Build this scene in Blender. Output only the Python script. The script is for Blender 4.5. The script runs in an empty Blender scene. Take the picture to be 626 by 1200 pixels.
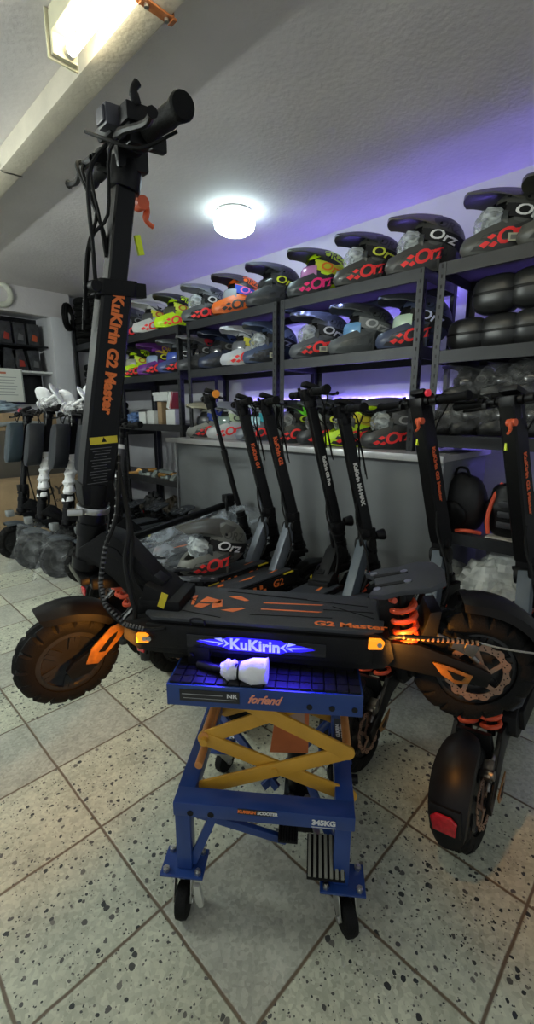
import bpy, bmesh, math, random
from math import sin, cos, pi, radians, atan2, sqrt
from mathutils import Vector, Matrix
from mathutils.bvhtree import BVHTree
S = bpy.context.scene
C = S.collection
V = Vector
random.seed(7)
# ------------------------------------------------------------ camera
cam = bpy.data.cameras.new('camera'); camo = bpy.data.objects.new('camera', cam); C.objects.link(camo)
S.camera = camo
PIT = math.atan(116 / 522.); AZ = radians(44.3)
camo.location = (0, 0, 1.11)
camo.rotation_euler = (pi / 2 - PIT, 0, AZ - pi / 2)
cam.sensor_fit = 'VERTICAL'; cam.sensor_height = 36.0; cam.lens = 36.0 * 522 / 1200; cam.clip_start = .02
# ------------------------------------------------------------ world, exposure
w = bpy.data.worlds.new('world'); S.world = w; w.use_nodes = True
w.node_tree.nodes['Background'].inputs[0].default_value = (.80, .88, .92, 1)
w.node_tree.nodes['Background'].inputs[1].default_value = .22
S.view_settings.view_transform = 'Standard'; S.view_settings.look = 'None'
S.view_settings.gamma = 1; S.view_settings.exposure = 1.12; S.view_settings.use_curve_mapping = False
TUBE = 11.0; DOME = 5.5; LED = 36.0          # strengths of the place's own lamps
ZC = 2.34; XW = 2.8; YW = 5.2                # ceiling, shelf wall, far wall

# ------------------------------------------------------------ materials
MC = {}
def mat(name, col, rough=.5, metal=0., emit=None, es=0., noise=0., nscale=30., bump=0., bscale=200., spec=.5, coat=0., trans=0.):
    if name in MC: return MC[name]
    m = bpy.data.materials.new(name); m.use_nodes = True; MC[name] = m
    nt = m.node_tree; b = nt.nodes['Principled BSDF']
    b.inputs['Base Color'].default_value = (*col, 1)
    b.inputs['Roughness'].default_value = rough; b.inputs['Metallic'].default_value = metal
    b.inputs['Specular IOR Level'].default_value = spec
    b.inputs['Coat Weight'].default_value = coat
    if trans: b.inputs['Transmission Weight'].default_value = trans
    if emit: b.inputs['Emission Color'].default_value = (*emit, 1); b.inputs['Emission Strength'].default_value = es
    tc = nt.nodes.new('ShaderNodeTexCoord')
    if noise:
        n = nt.nodes.new('ShaderNodeTexNoise'); n.inputs['Scale'].default_value = nscale; n.inputs['Detail'].default_value = 5
        nt.links.new(tc.outputs['Object'], n.inputs['Vector'])
        r = nt.nodes.new('ShaderNodeMapRange'); r.inputs[1].default_value = .3; r.inputs[2].default_value = .7
        r.inputs[3].default_value = 1 - noise; r.inputs[4].default_value = 1 + noise
        nt.links.new(n.outputs['Fac'], r.inputs[0])
        x = nt.nodes.new('ShaderNodeVectorMath'); x.operation = 'SCALE'; x.inputs[0].default_value = col
        nt.links.new(r.outputs[0], x.inputs['Scale']); nt.links.new(x.outputs[0], b.inputs['Base Color'])
    if bump:
        n = nt.nodes.new('ShaderNodeTexNoise'); n.inputs['Scale'].default_value = bscale; n.inputs['Detail'].default_value = 4
        nt.links.new(tc.outputs['Object'], n.inputs['Vector'])
        bp = nt.nodes.new('ShaderNodeBump'); bp.inputs['Strength'].default_value = bump; bp.inputs['Distance'].default_value = .01
        nt.links.new(n.outputs['Fac'], bp.inputs['Height']); nt.links.new(bp.outputs[0], b.inputs['Normal'])
    return m
def hexc(s):
    return tuple(((int(s[i:i+2], 16) / 255.) / 12.92 if int(s[i:i+2], 16) < 11 else ((int(s[i:i+2], 16) / 255. + .055) / 1.055) ** 2.4) for i in (0, 2, 4))
def paint(h, rough=.4, coat=0., metal=0.):
    return mat('paint_%s_%d' % (h, rough * 100), hexc(h), rough, metal, noise=.06, nscale=12, coat=coat)
BLK = mat('satin_black', (.0035, .0035, .004), .36, spec=.25, noise=.15, nscale=20)
MATTE = mat('matte_black', (.0045, .0045, .005), .55, spec=.25, noise=.15, nscale=25, bump=.15, bscale=400)
RUB = mat('rubber', (.0045, .0045, .0045), .65, spec=.18, noise=.2, nscale=40, bump=.2, bscale=300)
PLA = mat('black_plastic', (.006, .006, .0065), .42, spec=.25, noise=.1, nscale=15)
CAB = mat('cable_black', (.007, .007, .007), .6, spec=.25)
DGREY = mat('dark_grey_deck', (.034, .038, .046), .5, noise=.12, nscale=30, bump=.25, bscale=500)
GREYM = mat('grey_metal', (.22, .25, .29), .42, metal=.5, noise=.08, nscale=20)
STEEL = mat('steel', (.55, .55, .53), .3, metal=1., noise=.1, nscale=60)
DSTEEL = mat('dark_steel', (.20, .19, .18), .35, metal=1., noise=.2, nscale=60)
ORG = mat('orange_paint', (.88, .19, .03), .45, noise=.08, nscale=30)
SPR = mat('orange_spring', (.75, .09, .03), .4, noise=.1, nscale=30)
ORF = mat('amber_reflector', (.20, .085, .006), .3, noise=.35, nscale=60, coat=.5)
YEL = mat('yellow_label', (.75, .6, .03), .5, noise=.05)
WHT = mat('white_plastic', (.75, .75, .73), .5, noise=.05, nscale=15)
RED = mat('red_lens', (.45, .01, .02), .25, noise=.3, nscale=80, coat=.5)
TXW = mat('white_print', (.7, .7, .68), .5)
SHG = mat('shelf_steel', (.03, .032, .035), .45, metal=.3, noise=.12, nscale=12)
HOLE = mat('slot_dark', (.003, .003, .003), .8)
CARD = mat('cardboard', (.32, .22, .12), .8, noise=.1, nscale=10)
def plastic_film(name, tint, op=.35, sc=18., k=.9):
    if name in MC: return MC[name]
    m = bpy.data.materials.new(name); m.use_nodes = True; MC[name] = m; nt = m.node_tree
    b = nt.nodes['Principled BSDF']; out = nt.nodes['Material Output']
    b.inputs['Base Color'].default_value = (*tint, 1); b.inputs['Roughness'].default_value = .22
    t = nt.nodes.new('ShaderNodeBsdfTransparent'); mx = nt.nodes.new('ShaderNodeMixShader')
    tc = nt.nodes.new('ShaderNodeTexCoord'); n = nt.nodes.new('ShaderNodeTexNoise')
    n.inputs['Scale'].default_value = sc; n.inputs['Detail'].default_value = 6; n.inputs['Distortion'].default_value = 1.6
    nt.links.new(tc.outputs['Object'], n.inputs['Vector'])
    r = nt.nodes.new('ShaderNodeMapRange'); r.inputs[1].default_value = .42; r.inputs[2].default_value = .64
    r.inputs[3].default_value = op * .45; r.inputs[4].default_value = min(1, op * 1.5)
    nt.links.new(n.outputs['Fac'], r.inputs[0]); nt.links.new(r.outputs[0], mx.inputs[0])
    bp = nt.nodes.new('ShaderNodeBump'); bp.inputs['Strength'].default_value = k; bp.inputs['Distance'].default_value = .02
    nt.links.new(n.outputs['Fac'], bp.inputs['Height']); nt.links.new(bp.outputs[0], b.inputs['Normal'])
    nt.links.new(t.outputs[0], mx.inputs[1]); nt.links.new(b.outputs[0], mx.inputs[2]); nt.links.new(mx.outputs[0], out.inputs[0])
    return m
FILM = plastic_film('clear_film', (.85, .88, .9), .09, 8)
FILMW = plastic_film('foam_film', (.8, .8, .8), .5, 12)
BAGW = mat('white_bag_film', (.62, .64, .6), .35, noise=.25, nscale=14, bump=.8, bscale=22)

# ------------------------------------------------------------ mesh helpers
class MB:
    def __init__(s, T=None): s.v = []; s.f = []; s.m = []; s.T = T; s.k = 0
    def add(s, vs, fs, k=None):
        o = len(s.v)
        s.v += [(s.T @ V(p)) if s.T else V(p) for p in vs]
        s.f += [tuple(i + o for i in f) for f in fs]; s.m += [s.k if k is None else k] * len(fs)
        return s
    def box(s, c, d, R=None, k=None):
        h = [x / 2 for x in d]; c = V(c); R = R or Matrix()
        vs = [c + R.to_3x3() @ V((a * h[0], b * h[1], e * h[2])) for a in (-1, 1) for b in (-1, 1) for e in (-1, 1)]
        return s.add(vs, [(0, 1, 3, 2), (4, 6, 7, 5), (0, 4, 5, 1), (2, 3, 7, 6), (0, 2, 6, 4), (1, 5, 7, 3)], k)
    def bar(s, p, q, wd, th, up=(0, 0, 1), k=None):
        p = V(p); q = V(q); a = (q - p).normalized(); y = V(up).cross(a)
        if y.length < 1e-4: y = V((0, 1, 0)).cross(a)
        y.normalize(); z = a.cross(y); R = Matrix((a, y, z)).transposed()
        return s.box((p + q) / 2, ((q - p).length, wd, th), R, k)
    def cyl(s, p, q, r, r2=None, n=16, k=None):
        r2 = r if r2 is None else r2; p = V(p); q = V(q); a = (q - p).normalized()
        x = a.orthogonal().normalized(); y = a.cross(x)
        vs = [c + (x * cos(t) + y * sin(t)) * R for c, R in ((p, r), (q, r2)) for t in [2 * pi * i / n for i in range(n)]]
        fs = [(i, (i + 1) % n, n + (i + 1) % n, n + i) for i in range(n)] + [tuple(range(n))[::-1], tuple(range(n, 2 * n))]
        return s.add(vs, fs, k)
    def loft(s, rings, close=False, caps=True, k=None):
        n = len(rings[0]); vs = [p for r in rings for p in r]; fs = []
        R = len(rings)
        for i in range(R if close else R - 1):
            j = (i + 1) % R
            fs += [(i * n + a, i * n + (a + 1) % n, j * n + (a + 1) % n, j * n + a) for a in range(n)]
        if caps and not close: fs += [tuple(range(n))[::-1], tuple(range((R - 1) * n, R * n))]
        return s.add(vs, fs, k)
    def tube(s, pts, r, n=8, sm=4, k=None):
        pts = [V(p) for p in pts]
        if sm > 1 and len(pts) > 2:
            P = [pts[0]] + pts + [pts[-1]]; o = []
            for i in range(1, len(P) - 2):
                a, b, c, d = P[i - 1:i + 3]
                for j in range(sm):
                    t = j / sm
                    o.append(.5 * ((2 * b) + (c - a) * t + (2 * a - 5 * b + 4 * c - d) * t * t + (3 * b - a - 3 * c + d) * t ** 3))
            pts = o + [pts[-1]]
        x = (pts[1] - pts[0]).orthogonal().normalized(); rings = []
        for i, p in enumerate(pts):
            a = (pts[min(i + 1, len(pts) - 1)] - pts[max(i - 1, 0)]).normalized()
            x = (x - a * x.dot(a)).normalized(); y = a.cross(x)
            R = r[i * (len(r) - 1) // max(1, len(pts) - 1)] if isinstance(r, (list, tuple)) else r
            rings.append([p + (x * cos(t) + y * sin(t)) * R for t in [2 * pi * j / n for j in range(n)]])
        return s.loft(rings, k=k)
    def prism(s, pts, y0, y1, k=None, ax='y'):
        n = len(pts)
        g = (lambda a, b, c: (a, c, b)) if ax == 'y' else ((lambda a, b, c: (a, b, c)) if ax == 'z' else (lambda a, b, c: (c, a, b)))
        vs = [g(a, b, y0) for a, b in pts] + [g(a, b, y1) for a, b in pts]
        return s.add(vs, [tuple(range(n))[::-1], tuple(range(n, 2 * n))] + [(i, (i + 1) % n, n + (i + 1) % n, n + i) for i in range(n)], k)
    def ell(s, c, r, n=16, m=10, k=None, fn=None):
        c = V(c); rings = []
        for i in range(m + 1):
            ph = -pi / 2 + pi * i / m; ph = max(-pi / 2 + .01, min(pi / 2 - .01, ph)); rg = []
            for j in range(n):
                t = 2 * pi * j / n; d = V((cos(ph) * cos(t), cos(ph) * sin(t), sin(ph)))
                q = fn(d) if fn else 1
                rg.append(c + V((d.x * r[0], d.y * r[1], d.z * r[2])) * q)
            rings.append(rg)
        return s.loft(rings, k=k)
    def lathe(s, prof, c=(0, 0, 0), axis='y', n=24, k=None, close=False):
        c = V(c); rings = []
        for r, hh in prof:
            rings.append([c + (V((r * cos(t), hh, r * sin(t))) if axis == 'y' else V((r * cos(t), r * sin(t), hh))) for t in [2 * pi * j / n for j in range(n)]])
        return s.loft(rings, close=close, caps=not close, k=k)
    def spring(s, p, q, R, r, turns, n=6, k=None):
        p = V(p); q = V(q); a = (q - p).normalized(); x = a.orthogonal().normalized(); y = a.cross(x); N = int(turns * 12)
        return s.tube([p + (q - p) * i / N + (x * cos(2 * pi * i / 12) + y * sin(2 * pi * i / 12)) * R for i in range(N + 1)], r, n, 1, k)
    def build(s, name, m, parent=None, bev=0., ang=35, smooth=True):
        me = bpy.data.meshes.new(name); me.from_pydata([tuple(p) for p in s.v], [], s.f); me.validate()
        ms = m if isinstance(m, (list, tuple)) else [m]
        for x in ms: me.materials.append(x)
        if len(ms) > 1 and len(me.polygons) == len(s.m):
            me.polygons.foreach_set('material_index', s.m)
        bm = bmesh.new(); bm.from_mesh(me); bmesh.ops.recalc_face_normals(bm, faces=bm.faces)
        if bev: 
            bmesh.ops.bevel(bm, geom=[e for e in bm.edges if len(e.link_faces) == 2 and e.calc_face_angle(0) > .6], offset=bev, segments=2, affect='EDGES', profile=.6, clamp_overlap=True)
        bm.to_mesh(me); bm.free()
        if smooth:
            me.polygons.foreach_set('use_smooth', [True] * len(me.polygons)); me.set_sharp_from_angle(angle=radians(ang))
        o = bpy.data.objects.new(name, me); C.objects.link(o)
        if parent: o.parent = parent
        return o
def tag(o, label=None, cat=None, group=None, kind=None):
    if label: o['label'] = label
    if cat: o['category'] = cat
    if group: o['group'] = group
    if kind: o['kind'] = kind
    return o
def thing(name, label, cat, loc=(0, 0, 0), rz=0., group=None, rot=None):
    o = bpy.data.objects.new(name, None); o.empty_display_size = .05; C.objects.link(o)
    o.location = loc; o.rotation_euler = rot if rot else (0, 0, rz)
    return tag(o, label, cat, group)
def copy_tree(o, parent=None):
    c = o.copy(); C.objects.link(c)
    if parent: c.parent = parent
    for ch in list(o.children): copy_tree(ch, c)
    return c
TX = {}
def text2d(txt, size, shear=.0, offset=.0, sub=0, spacing=1.):
    key = (txt, size, shear, offset, sub, spacing)
    if key in TX: return TX[key]
    cu = bpy.data.curves.new('t', 'FONT'); cu.body = txt; cu.size = size; cu.shear = shear; cu.offset = offset
    cu.align_x = 'CENTER'; cu.align_y = 'CENTER'; cu.resolution_u = 3; cu.space_character = spacing
    ob = bpy.data.objects.new('t', cu); me = bpy.data.meshes.new_from_object(ob)
    bm = bmesh.new(); bm.from_mesh(me)
    if sub: bmesh.ops.subdivide_edges(bm, edges=bm.edges, cuts=sub, use_grid_fill=True); bmesh.ops.triangulate(bm, faces=bm.faces)
    bm.verts.index_update()
    r = ([v.co.copy() for v in bm.verts], [tuple(v.index for v in f.verts) for f in bm.faces]); bm.free()
    bpy.data.objects.remove(ob); bpy.data.curves.remove(cu); bpy.data.meshes.remove(me)
    TX[key] = r; return r
def frame(o, xd, zd):
    x = V(xd).normalized(); z = V(zd); z = (z - x * z.dot(x)).normalized(); y = z.cross(x)
    M = Matrix((x, y, z)).transposed().to_4x4(); M.translation = V(o); return M
def text_on(mb, txt, size, o, xd, zd, shear=.15, offset=0., k=None, sx=1.):
    M = frame(o, xd, zd); vs, fs = text2d(txt, size, shear, offset)
    return mb.add([M @ V((p.x * sx, p.y, 0)) for p in vs], fs, k)
def flat(mb, pts, M, k=None):
    return mb.add([M @ V((a, b, 0)) for a, b in pts], [tuple(range(len(pts)))], k)

# ============================================================ THE ROOM
def floor_mat():
    m = bpy.data.materials.new('terrazzo_tiles'); m.use_nodes = True; nt = m.node_tree; N = nt.nodes.new; L = nt.links.new
    b = nt.nodes['Principled BSDF']; tc = N('ShaderNodeTexCoord')
    def MT(op, a, b_=None, c=None):
        n = N('ShaderNodeMath'); n.operation = op
        for i, x in enumerate((a, b_, c)):
            if x is None: continue
            if isinstance(x, (int, float)): n.inputs[i].default_value = x
            else: L(x, n.inputs[i])
        return n.outputs[0]
    sep = N('ShaderNodeSeparateXYZ'); L(tc.outputs['Object'], sep.inputs[0])
    wob = N('ShaderNodeTexNoise'); wob.inputs['Scale'].default_value = 9; L(tc.outputs['Object'], wob.inputs['Vector'])
    wv = MT('MULTIPLY', MT('SUBTRACT', wob.outputs['Fac'], .5), .006)
    fx = MT('DIVIDE', MT('ADD', MT('SUBTRACT', sep.outputs[0], .552 - 30), wv), .2985)
    fy = MT('DIVIDE', MT('ADD', MT('SUBTRACT', sep.outputs[1], .583 - 30), wv), .2985)
    def edge(f):
        g = MT('FRACT', f); return MT('MINIMUM', g, MT('SUBTRACT', 1., g))
    e = MT('MINIMUM', edge(fx), edge(fy))
    grout = N('ShaderNodeMapRange'); grout.inputs[1].default_value = .007; grout.inputs[2].default_value = .016; L(e, grout.inputs[0])
    cell = N('ShaderNodeCombineXYZ'); L(MT('FLOOR', fx), cell.inputs[0]); L(MT('FLOOR', fy), cell.inputs[1])
    wn = N('ShaderNodeTexWhiteNoise'); L(cell.outputs[0], wn.inputs['Vector'])
    def chips(scale, thr0, dx):
        ad = N('ShaderNodeVectorMath'); ad.operation = 'ADD'; ad.inputs[1].default_value = (dx, dx * 2, 0); L(tc.outputs['Object'], ad.inputs[0])
        ds = N('ShaderNodeTexNoise'); ds.inputs['Scale'].default_value = scale * .9; L(tc.outputs['Object'], ds.inputs['Vector'])
        ad2 = N('ShaderNodeVectorMath'); ad2.operation = 'MULTIPLY_ADD'; L(ds.outputs['Color'], ad2.inputs[0])
        ad2.inputs[1].default_value = (.7 / scale,) * 3; L(ad.outputs[0], ad2.inputs[2])
        v = N('ShaderNodeTexVoronoi'); v.inputs['Scale'].default_value = scale; L(ad2.outputs[0], v.inputs['Vector'])
        rnd = N('ShaderNodeSeparateColor'); L(v.outputs['Color'], rnd.inputs[0])
        size = MT('MULTIPLY', MT('SUBTRACT', rnd.outputs[0], thr0), .75)       # only some cells carry a chip
        return MT('GREATER_THAN', size, v.outputs['Distance']), rnd.outputs[1]
    c1, r1 = chips(62, .44, 0); c2, r2 = chips(140, .5, 3.3); c3, r3 = chips(38, .86, 1.7)
    # base colour per tile and mottling
    n1 = N('ShaderNodeTexNoise'); n1.inputs['Scale'].default_value = 7; n1.inputs['Detail'].default_value = 8; n1.inputs['Roughness'].default_value = .65; L(tc.outputs['Object'], n1.inputs['Vector'])
    n2 = N('ShaderNodeTexVoronoi'); n2.inputs['Scale'].default_value = 120; L(tc.outputs['Object'], n2.inputs['Vector'])
    sp2 = N('ShaderNodeSeparateColor'); L(n2.outputs['Color'], sp2.inputs[0])
    base = N('ShaderNodeMix'); base.data_type = 'RGBA'; base.inputs[6].default_value = (.45, .465, .36, 1); base.inputs[7].default_value = (.38, .385, .32, 1)
    tile = MT('GREATER_THAN', wn.outputs['Value'], .68); L(tile, base.inputs[0])
    val = MT('ADD', MT('MULTIPLY', n1.outputs['Fac'], 1.05), MT('MULTIPLY', sp2.outputs[0], .34))
    sc = N('ShaderNodeVectorMath'); sc.operation = 'SCALE'; L(base.outputs[2], sc.inputs[0]); L(MT('ADD', val, .30), sc.inputs['Scale'])
    dens = MT('SUBTRACT', 1., MT('MULTIPLY', tile, .88))
    def over(prev, fac, col, rn=None):
        x = N('ShaderNodeMix'); x.data_type = 'RGBA'; L(fac, x.inputs[0]); L(prev, x.inputs[6])
        if rn is not None:
            y = N('ShaderNodeMix'); y.data_type = 'RGBA'; L(rn, y.inputs[0]); y.inputs[6].default_value = (.02, .026, .028, 1); y.inputs[7].default_value = (.16, .15, .13, 1); L(y.outputs[2], x.inputs[7])
        else: x.inputs[7].default_value = col
        return x.outputs[2]
    o = over(sc.outputs[0], MT('MULTIPLY', c2, dens), None, r2)
    o = over(o, MT('MULTIPLY', c1, dens), None, MT('POWER', r1, 2.5))
    o = over(o, MT('MULTIPLY', c3, MT('ADD', MT('MULTIPLY', dens, .8), .2)), None, MT('POWER', r3, 3.))
    x = N('ShaderNodeMix'); x.data_type = 'RGBA'; L(grout.outputs[0], x.inputs[0]); x.inputs[6].default_value = (.13, .095, .06, 1); L(o, x.inputs[7])
    L(x.outputs[2], b.inputs['Base Color']); b.inputs['Roughness'].default_value = .42
    rr = MT('ADD', MT('MULTIPLY', n1.outputs['Fac'], .35), .28); L(rr, b.inputs['Roughness'])
    bp = N('ShaderNodeBump'); bp.inputs['Strength'].default_value = .5; bp.inputs['Distance'].default_value = .003; L(grout.outputs[0], bp.inputs['Height']); L(bp.outputs[0], b.inputs['Normal'])
    return m
PLAST = mat('painted_plaster', (.64, .60, .59), .75, noise=.07, nscale=2.2, bump=.25, bscale=45)
WALLM = mat('wall_paint', (.60, .60, .62), .7, noise=.08, nscale=1.8, bump=.2, bscale=30)
def structure(name, mb, m, bev=0):
    o = mb.build(name, m, None, bev); tag(o, kind='structure'); return o
X0, X1, Y0, Y1 = -1.9, XW, -1.6, YW
structure('floor', MB().box(((X0 + X1) / 2, (Y0 + Y1) / 2 + .2, -.05), (X1 - X0 + .2, Y1 - Y0 + .8, .1)), floor_mat())
structure('ceiling', MB().box(((X0 + X1) / 2, (Y0 + Y1) / 2 + .2, ZC + .05), (X1 - X0 + .2, Y1 - Y0 + .8, .1)), PLAST)
structure('wall_right', MB().box((X1 + .05, (Y0 + Y1) / 2, ZC / 2), (.1, Y1 - Y0, ZC)), WALLM)
# walls behind and left of the viewer omitted to let fill light in
# far wall with a deep window recess on its left part
fw = MB(); ya, yb = YW, YW + .35; xa, xb = .9, 2.0; za, zb = 1.2, 2.12
fw.box(((X0 + xa) / 2, (ya + yb) / 2, ZC / 2), (xa - X0, yb - ya, ZC)); fw.box(((xb + X1) / 2, (ya + yb) / 2, ZC / 2), (X1 - xb, yb - ya, ZC))
fw.box(((xa + xb) / 2, (ya + yb) / 2, za / 2), (xb - xa, yb - ya, za)); fw.box(((xa + xb) / 2, (ya + yb) / 2, (zb + ZC) / 2), (xb - xa, yb - ya, ZC - zb))
structure('wall_far', fw, WALLM)
structure('trim_1', MB().box(((X0 + 2.2) / 2, YW - .05, 2.215), (2.2 - X0, .1, .25)), PLAST, .004)          # ledge over the recess
structure('trim_2', MB().box((2.08, YW - .06, 1.05), (.2, .12, 2.08)).box((2.2, YW - .03, 1.05), (.04, .06, 2.08)), WALLM, .004)
win = structure('window_1', MB().box(((xa + xb) / 2, yb + .02, (za + zb) / 2), (xb - xa, .03, zb - za)), mat('dark_pane', (.01, .01, .012), .2))
structure('trim_3', MB().box(((xa + xb) / 2, YW + .12, 1.53), (xb - xa, .3, .02)), WHT)                       # white board across the recess
# boxed duct along the ceiling
duct = MB().box((.901, (Y0 + YW) / 2 - .05, 2.295), (.092, YW - Y0 - .1, .09))
structure('trim_4', duct, mat('duct_paint', (.55, .50, .40), .6, noise=.08, nscale=8, bump=.2, bscale=60), .008)
cl = MB(); 
for a, b_ in (((.84, 1.325, 2.245), (.962, 1.325, 2.245)), ((.852, 1.325, 2.24), (.852, 1.325, 2.335)), ((.95, 1.325, 2.24), (.95, 1.325, 2.335))): cl.bar(a, b_, .03, .006, up=(0, 0, 1) if a[2] == b_[2] else (1, 0, 0))
t = thing('duct_clamp', 'brown strap clamp with two screws around the ceiling duct', 'clamp', (0, 0, 0))
c = cl.build('strap', mat('rust_brown', (.30, .10, .03), .5, noise=.15, nscale=60), t, .002)
sb = MB()
for x in (.868, .935): sb.cyl((x, 1.325, 2.243), (x, 1.325, 2.234), .007)
sb.build('screw', STEEL, t)
tag(MB().tube([(.853, 2.62, 2.34), (.848, 2.62, 2.25), (.9, 2.62, 2.246), (.953, 2.62, 2.25)], .003, 6, 2).build('wire_clip', DSTEEL), 'thin wire clip wrapped round the duct', 'clip')
# ---- fluorescent fittings
TUBEM = mat('tube_glow', (1, 1, 1), .5, emit=(1., .95, .72), es=TUBE)
FIT = mat('cream_fitting', (.72, .68, .48), .5, noise=.04)
def fluoro(x, y0, y1, label, TM=None, drop=0.):
    t = thing('fluorescent_lamp', label, 'ceiling lamp', (x, (y0 + y1) / 2, ZC - drop)); h_ = (y1 - y0) / 2
    if drop:
        for s in (-1, 1): MB().cyl((-.012, s * h_ * .7, 0), (-.012, s * h_ * .7, drop), .005, n=8).build('hanger', STEEL, t)
    MB().box((-.012, 0, -.034), (.055, 2 * h_ - .02, .066)).build('housing', FIT, t, .004)
    for s in (-1, 1):
        MB().box((0, s * h_, -.068), (.098, .008, .134)).box((0, s * (h_ - .014), -.068), (.08, .016, .118)).build('end_plate', FIT, t, .003)
        MB().cyl((.012, s * (h_ - .02), -.105), (.012, s * (h_ - .05), -.105), .016).build('socket', WHT, t)
    MB().cyl((.012, -h_ + .04, -.105), (.012, h_ - .04, -.105), .0165, n=20).build('tube', TM or TUBEM, t)
    MB().cyl((.005, h_ - .22, -.066), (.005, h_ - .22, -.085), .013).build('starter', WHT, t)
    return t
fluoro(.771, .43, 1.672, 'bare fluorescent tube lamp with cream end plate on the ceiling')
FILLM = mat('fill_glow', (1, 1, 1), .5, emit=(.93, 1., .90), es=6)  # glow for unseen fill tubes, added to brighten floor and ceiling
for q in ((-.75, .5, 1.75, 'unseen added fill tube lamp to the left of the viewer', FILLM), (-.75, 2.3, 3.55, 'unseen added fill tube lamp at the far left, outside the picture', mat('fill_glow_left', (1, 1, 1), .5, emit=(.9, 1., .95), es=125))): fluoro(*q, drop=.42)
fluoro(-.75, -1.1, .15, 'unseen added fill tube lamp behind the viewer', mat('fill_glow_rear', (1, 1, 1), .5, emit=(.93, 1., .90), es=6), drop=.42)  # another fill lamp added out of view
# ---- round ceiling lamp
t = thing('dome_lamp', 'round glowing white glass dome lamp on the ceiling', 'ceiling lamp', (2.095, 2.33, ZC))
MB().lathe([(.10, 0), (.115, -.006), (.118, -.02), (.10, -.022)], axis='z', n=40).build('lamp_base', WHT, t)
MB().lathe([(.118, -.015), (.128, -.035), (.13, -.07), (.122, -.1), (.09, -.122), (.04, -.13), (.005, -.131)], axis='z', n=40).build('glass_dome', mat('dome_glow', (1, 1, 1), .4, emit=(.72, .96, 1.), es=DOME), t)
# ---- white conduit loop, far left
tag(MB().tube([(1.42, YW - .02, 2.33), (1.58, YW - .1, 2.32), (1.62, YW - .12, 2.22), (1.56, YW - .12, 2.14), (1.40, YW - .12, 2.13)], .028, 12, 5).build('wall_pipe', mat('pipe_cream', (.6, .6, .5), .4)), 'short cream pipe bend on the wall above the recess', 'pipe')

# ============================================================ SHELVING
XS = 2.22; DEP = .40
SHB = mat('shelf_board', (.10, .085, .09), .7, noise=.12, nscale=9)
def shelf_unit(ya, yb, levels, label, x0=XS, dep=DEP, top=1.8, name='shelving_unit'):
    t = thing(name, label, 'shelving', (x0, ya, 0), 0, 'grey bolted steel shelving along the wall')
    W_ = yb - ya
    for px, py, sx, sy in ((0, 0, 1, 1), (0, W_, 1, -1), (dep, 0, -1, 1), (dep, W_, -1, -1)):
        m = MB(); hh = top - (.0 if px == 0 else 0)
        m.box((px + sx * .001, py + sy * .018, hh / 2), (.002, .036, hh), k=0); m.box((px + sx * .018, py + sy * .001, hh / 2), (.036, .002, hh), k=0)
        if px == 0:
            for i in range(int(hh / .045)):
                z = .03 + i * .045
                m.box((px - .0006, py + sy * .018, z), (.001, .007, .017), k=1)
                m.box((px + sx * .018, py - sy * .0006, z), (.007, .001, .017), k=1)
        m.build('post', [SHG, HOLE], t, 0, smooth=False)
    for z in levels:
        MB().box((dep / 2, W_ / 2, z - .006), (dep - .012, W_ - .01, .01)).build('shelf_board', SHB, t)
        for a, b_, u_ in (((.004, .004), (.004, W_ - .004), 0), ((dep - .004, .004), (dep - .004, W_ - .004), 0), ((.004, .004), (dep - .004, .004), 1), ((.004, W_ - .004), (dep - .004, W_ - .004), 1)):
            mm = MB(); 
            if u_ == 0: mm.box((a[0], W_ / 2, z - .028), (.004, W_ - .012, .058)); mm.box((a[0] + (.008 if a[0] < .1 else -.008), W_ / 2, z - .055), (.016, W_ - .012, .003))
            else: mm.box((dep / 2, a[1], z - .028), (dep - .012, .004, .058))
            mm.build('beam', SHG, t, 0, smooth=False)
    return t
shelf_unit(.06, 1.03, (1.80, 1.405, 1.0, .515, .10), 'grey steel shelving unit at the right with black cases')
shelf_unit(1.10, 2.05, (1.80, 1.44), 'grey steel shelving unit standing above the counter, right one')
shelf_unit(2.08, 3.05, (1.80, 1.44), 'grey steel shelving unit standing above the counter, left one')
shelf_unit(3.16, 4.14, (1.80, 1.44, 1.01, .52, .1), 'grey steel shelving unit with white boxes and metal parts')
shelf_unit(4.2, 5.12, (1.83, 1.40, .95, .5, .1), 'grey steel shelving unit in the corner stacked with tyres', top=2.1)
# counter block the middle shelves stand on
t = thing('counter', 'grey panelled counter with a light top under the helmet shelves', 'counter', (2.12, 2.0, 0))
GP = mat('grey_panel', (.16, .17, .175), .45, noise=.07, nscale=3)
MB().box((.30, 0, .445), (.58, 2.22, .87)).build('panel_body', GP, t, .003)
for q_ in (((-.004, .1, .445), (.006, .006, .87)), ((-.004, 1.105, .445), (.01, .012, .87)), ((-.004, -1.105, .445), (.012, .03, .87))): MB().box(*q_).build('panel_seam', mat('grey_trim', (.25, .26, .27), .4, metal=.4), t)
MB().box((.28, 0.02, .896), (.66, 2.3, .03)).build('countertop', mat('worktop_pale', (.36, .35, .36), .4, noise=.06), t, .004)
MB().box((-.054, 0.02, .896), (.006, 2.31, .034)).build('edge_strip', mat('edge_metal', (.62, .62, .62), .3, metal=.6), t, .001)
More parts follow.
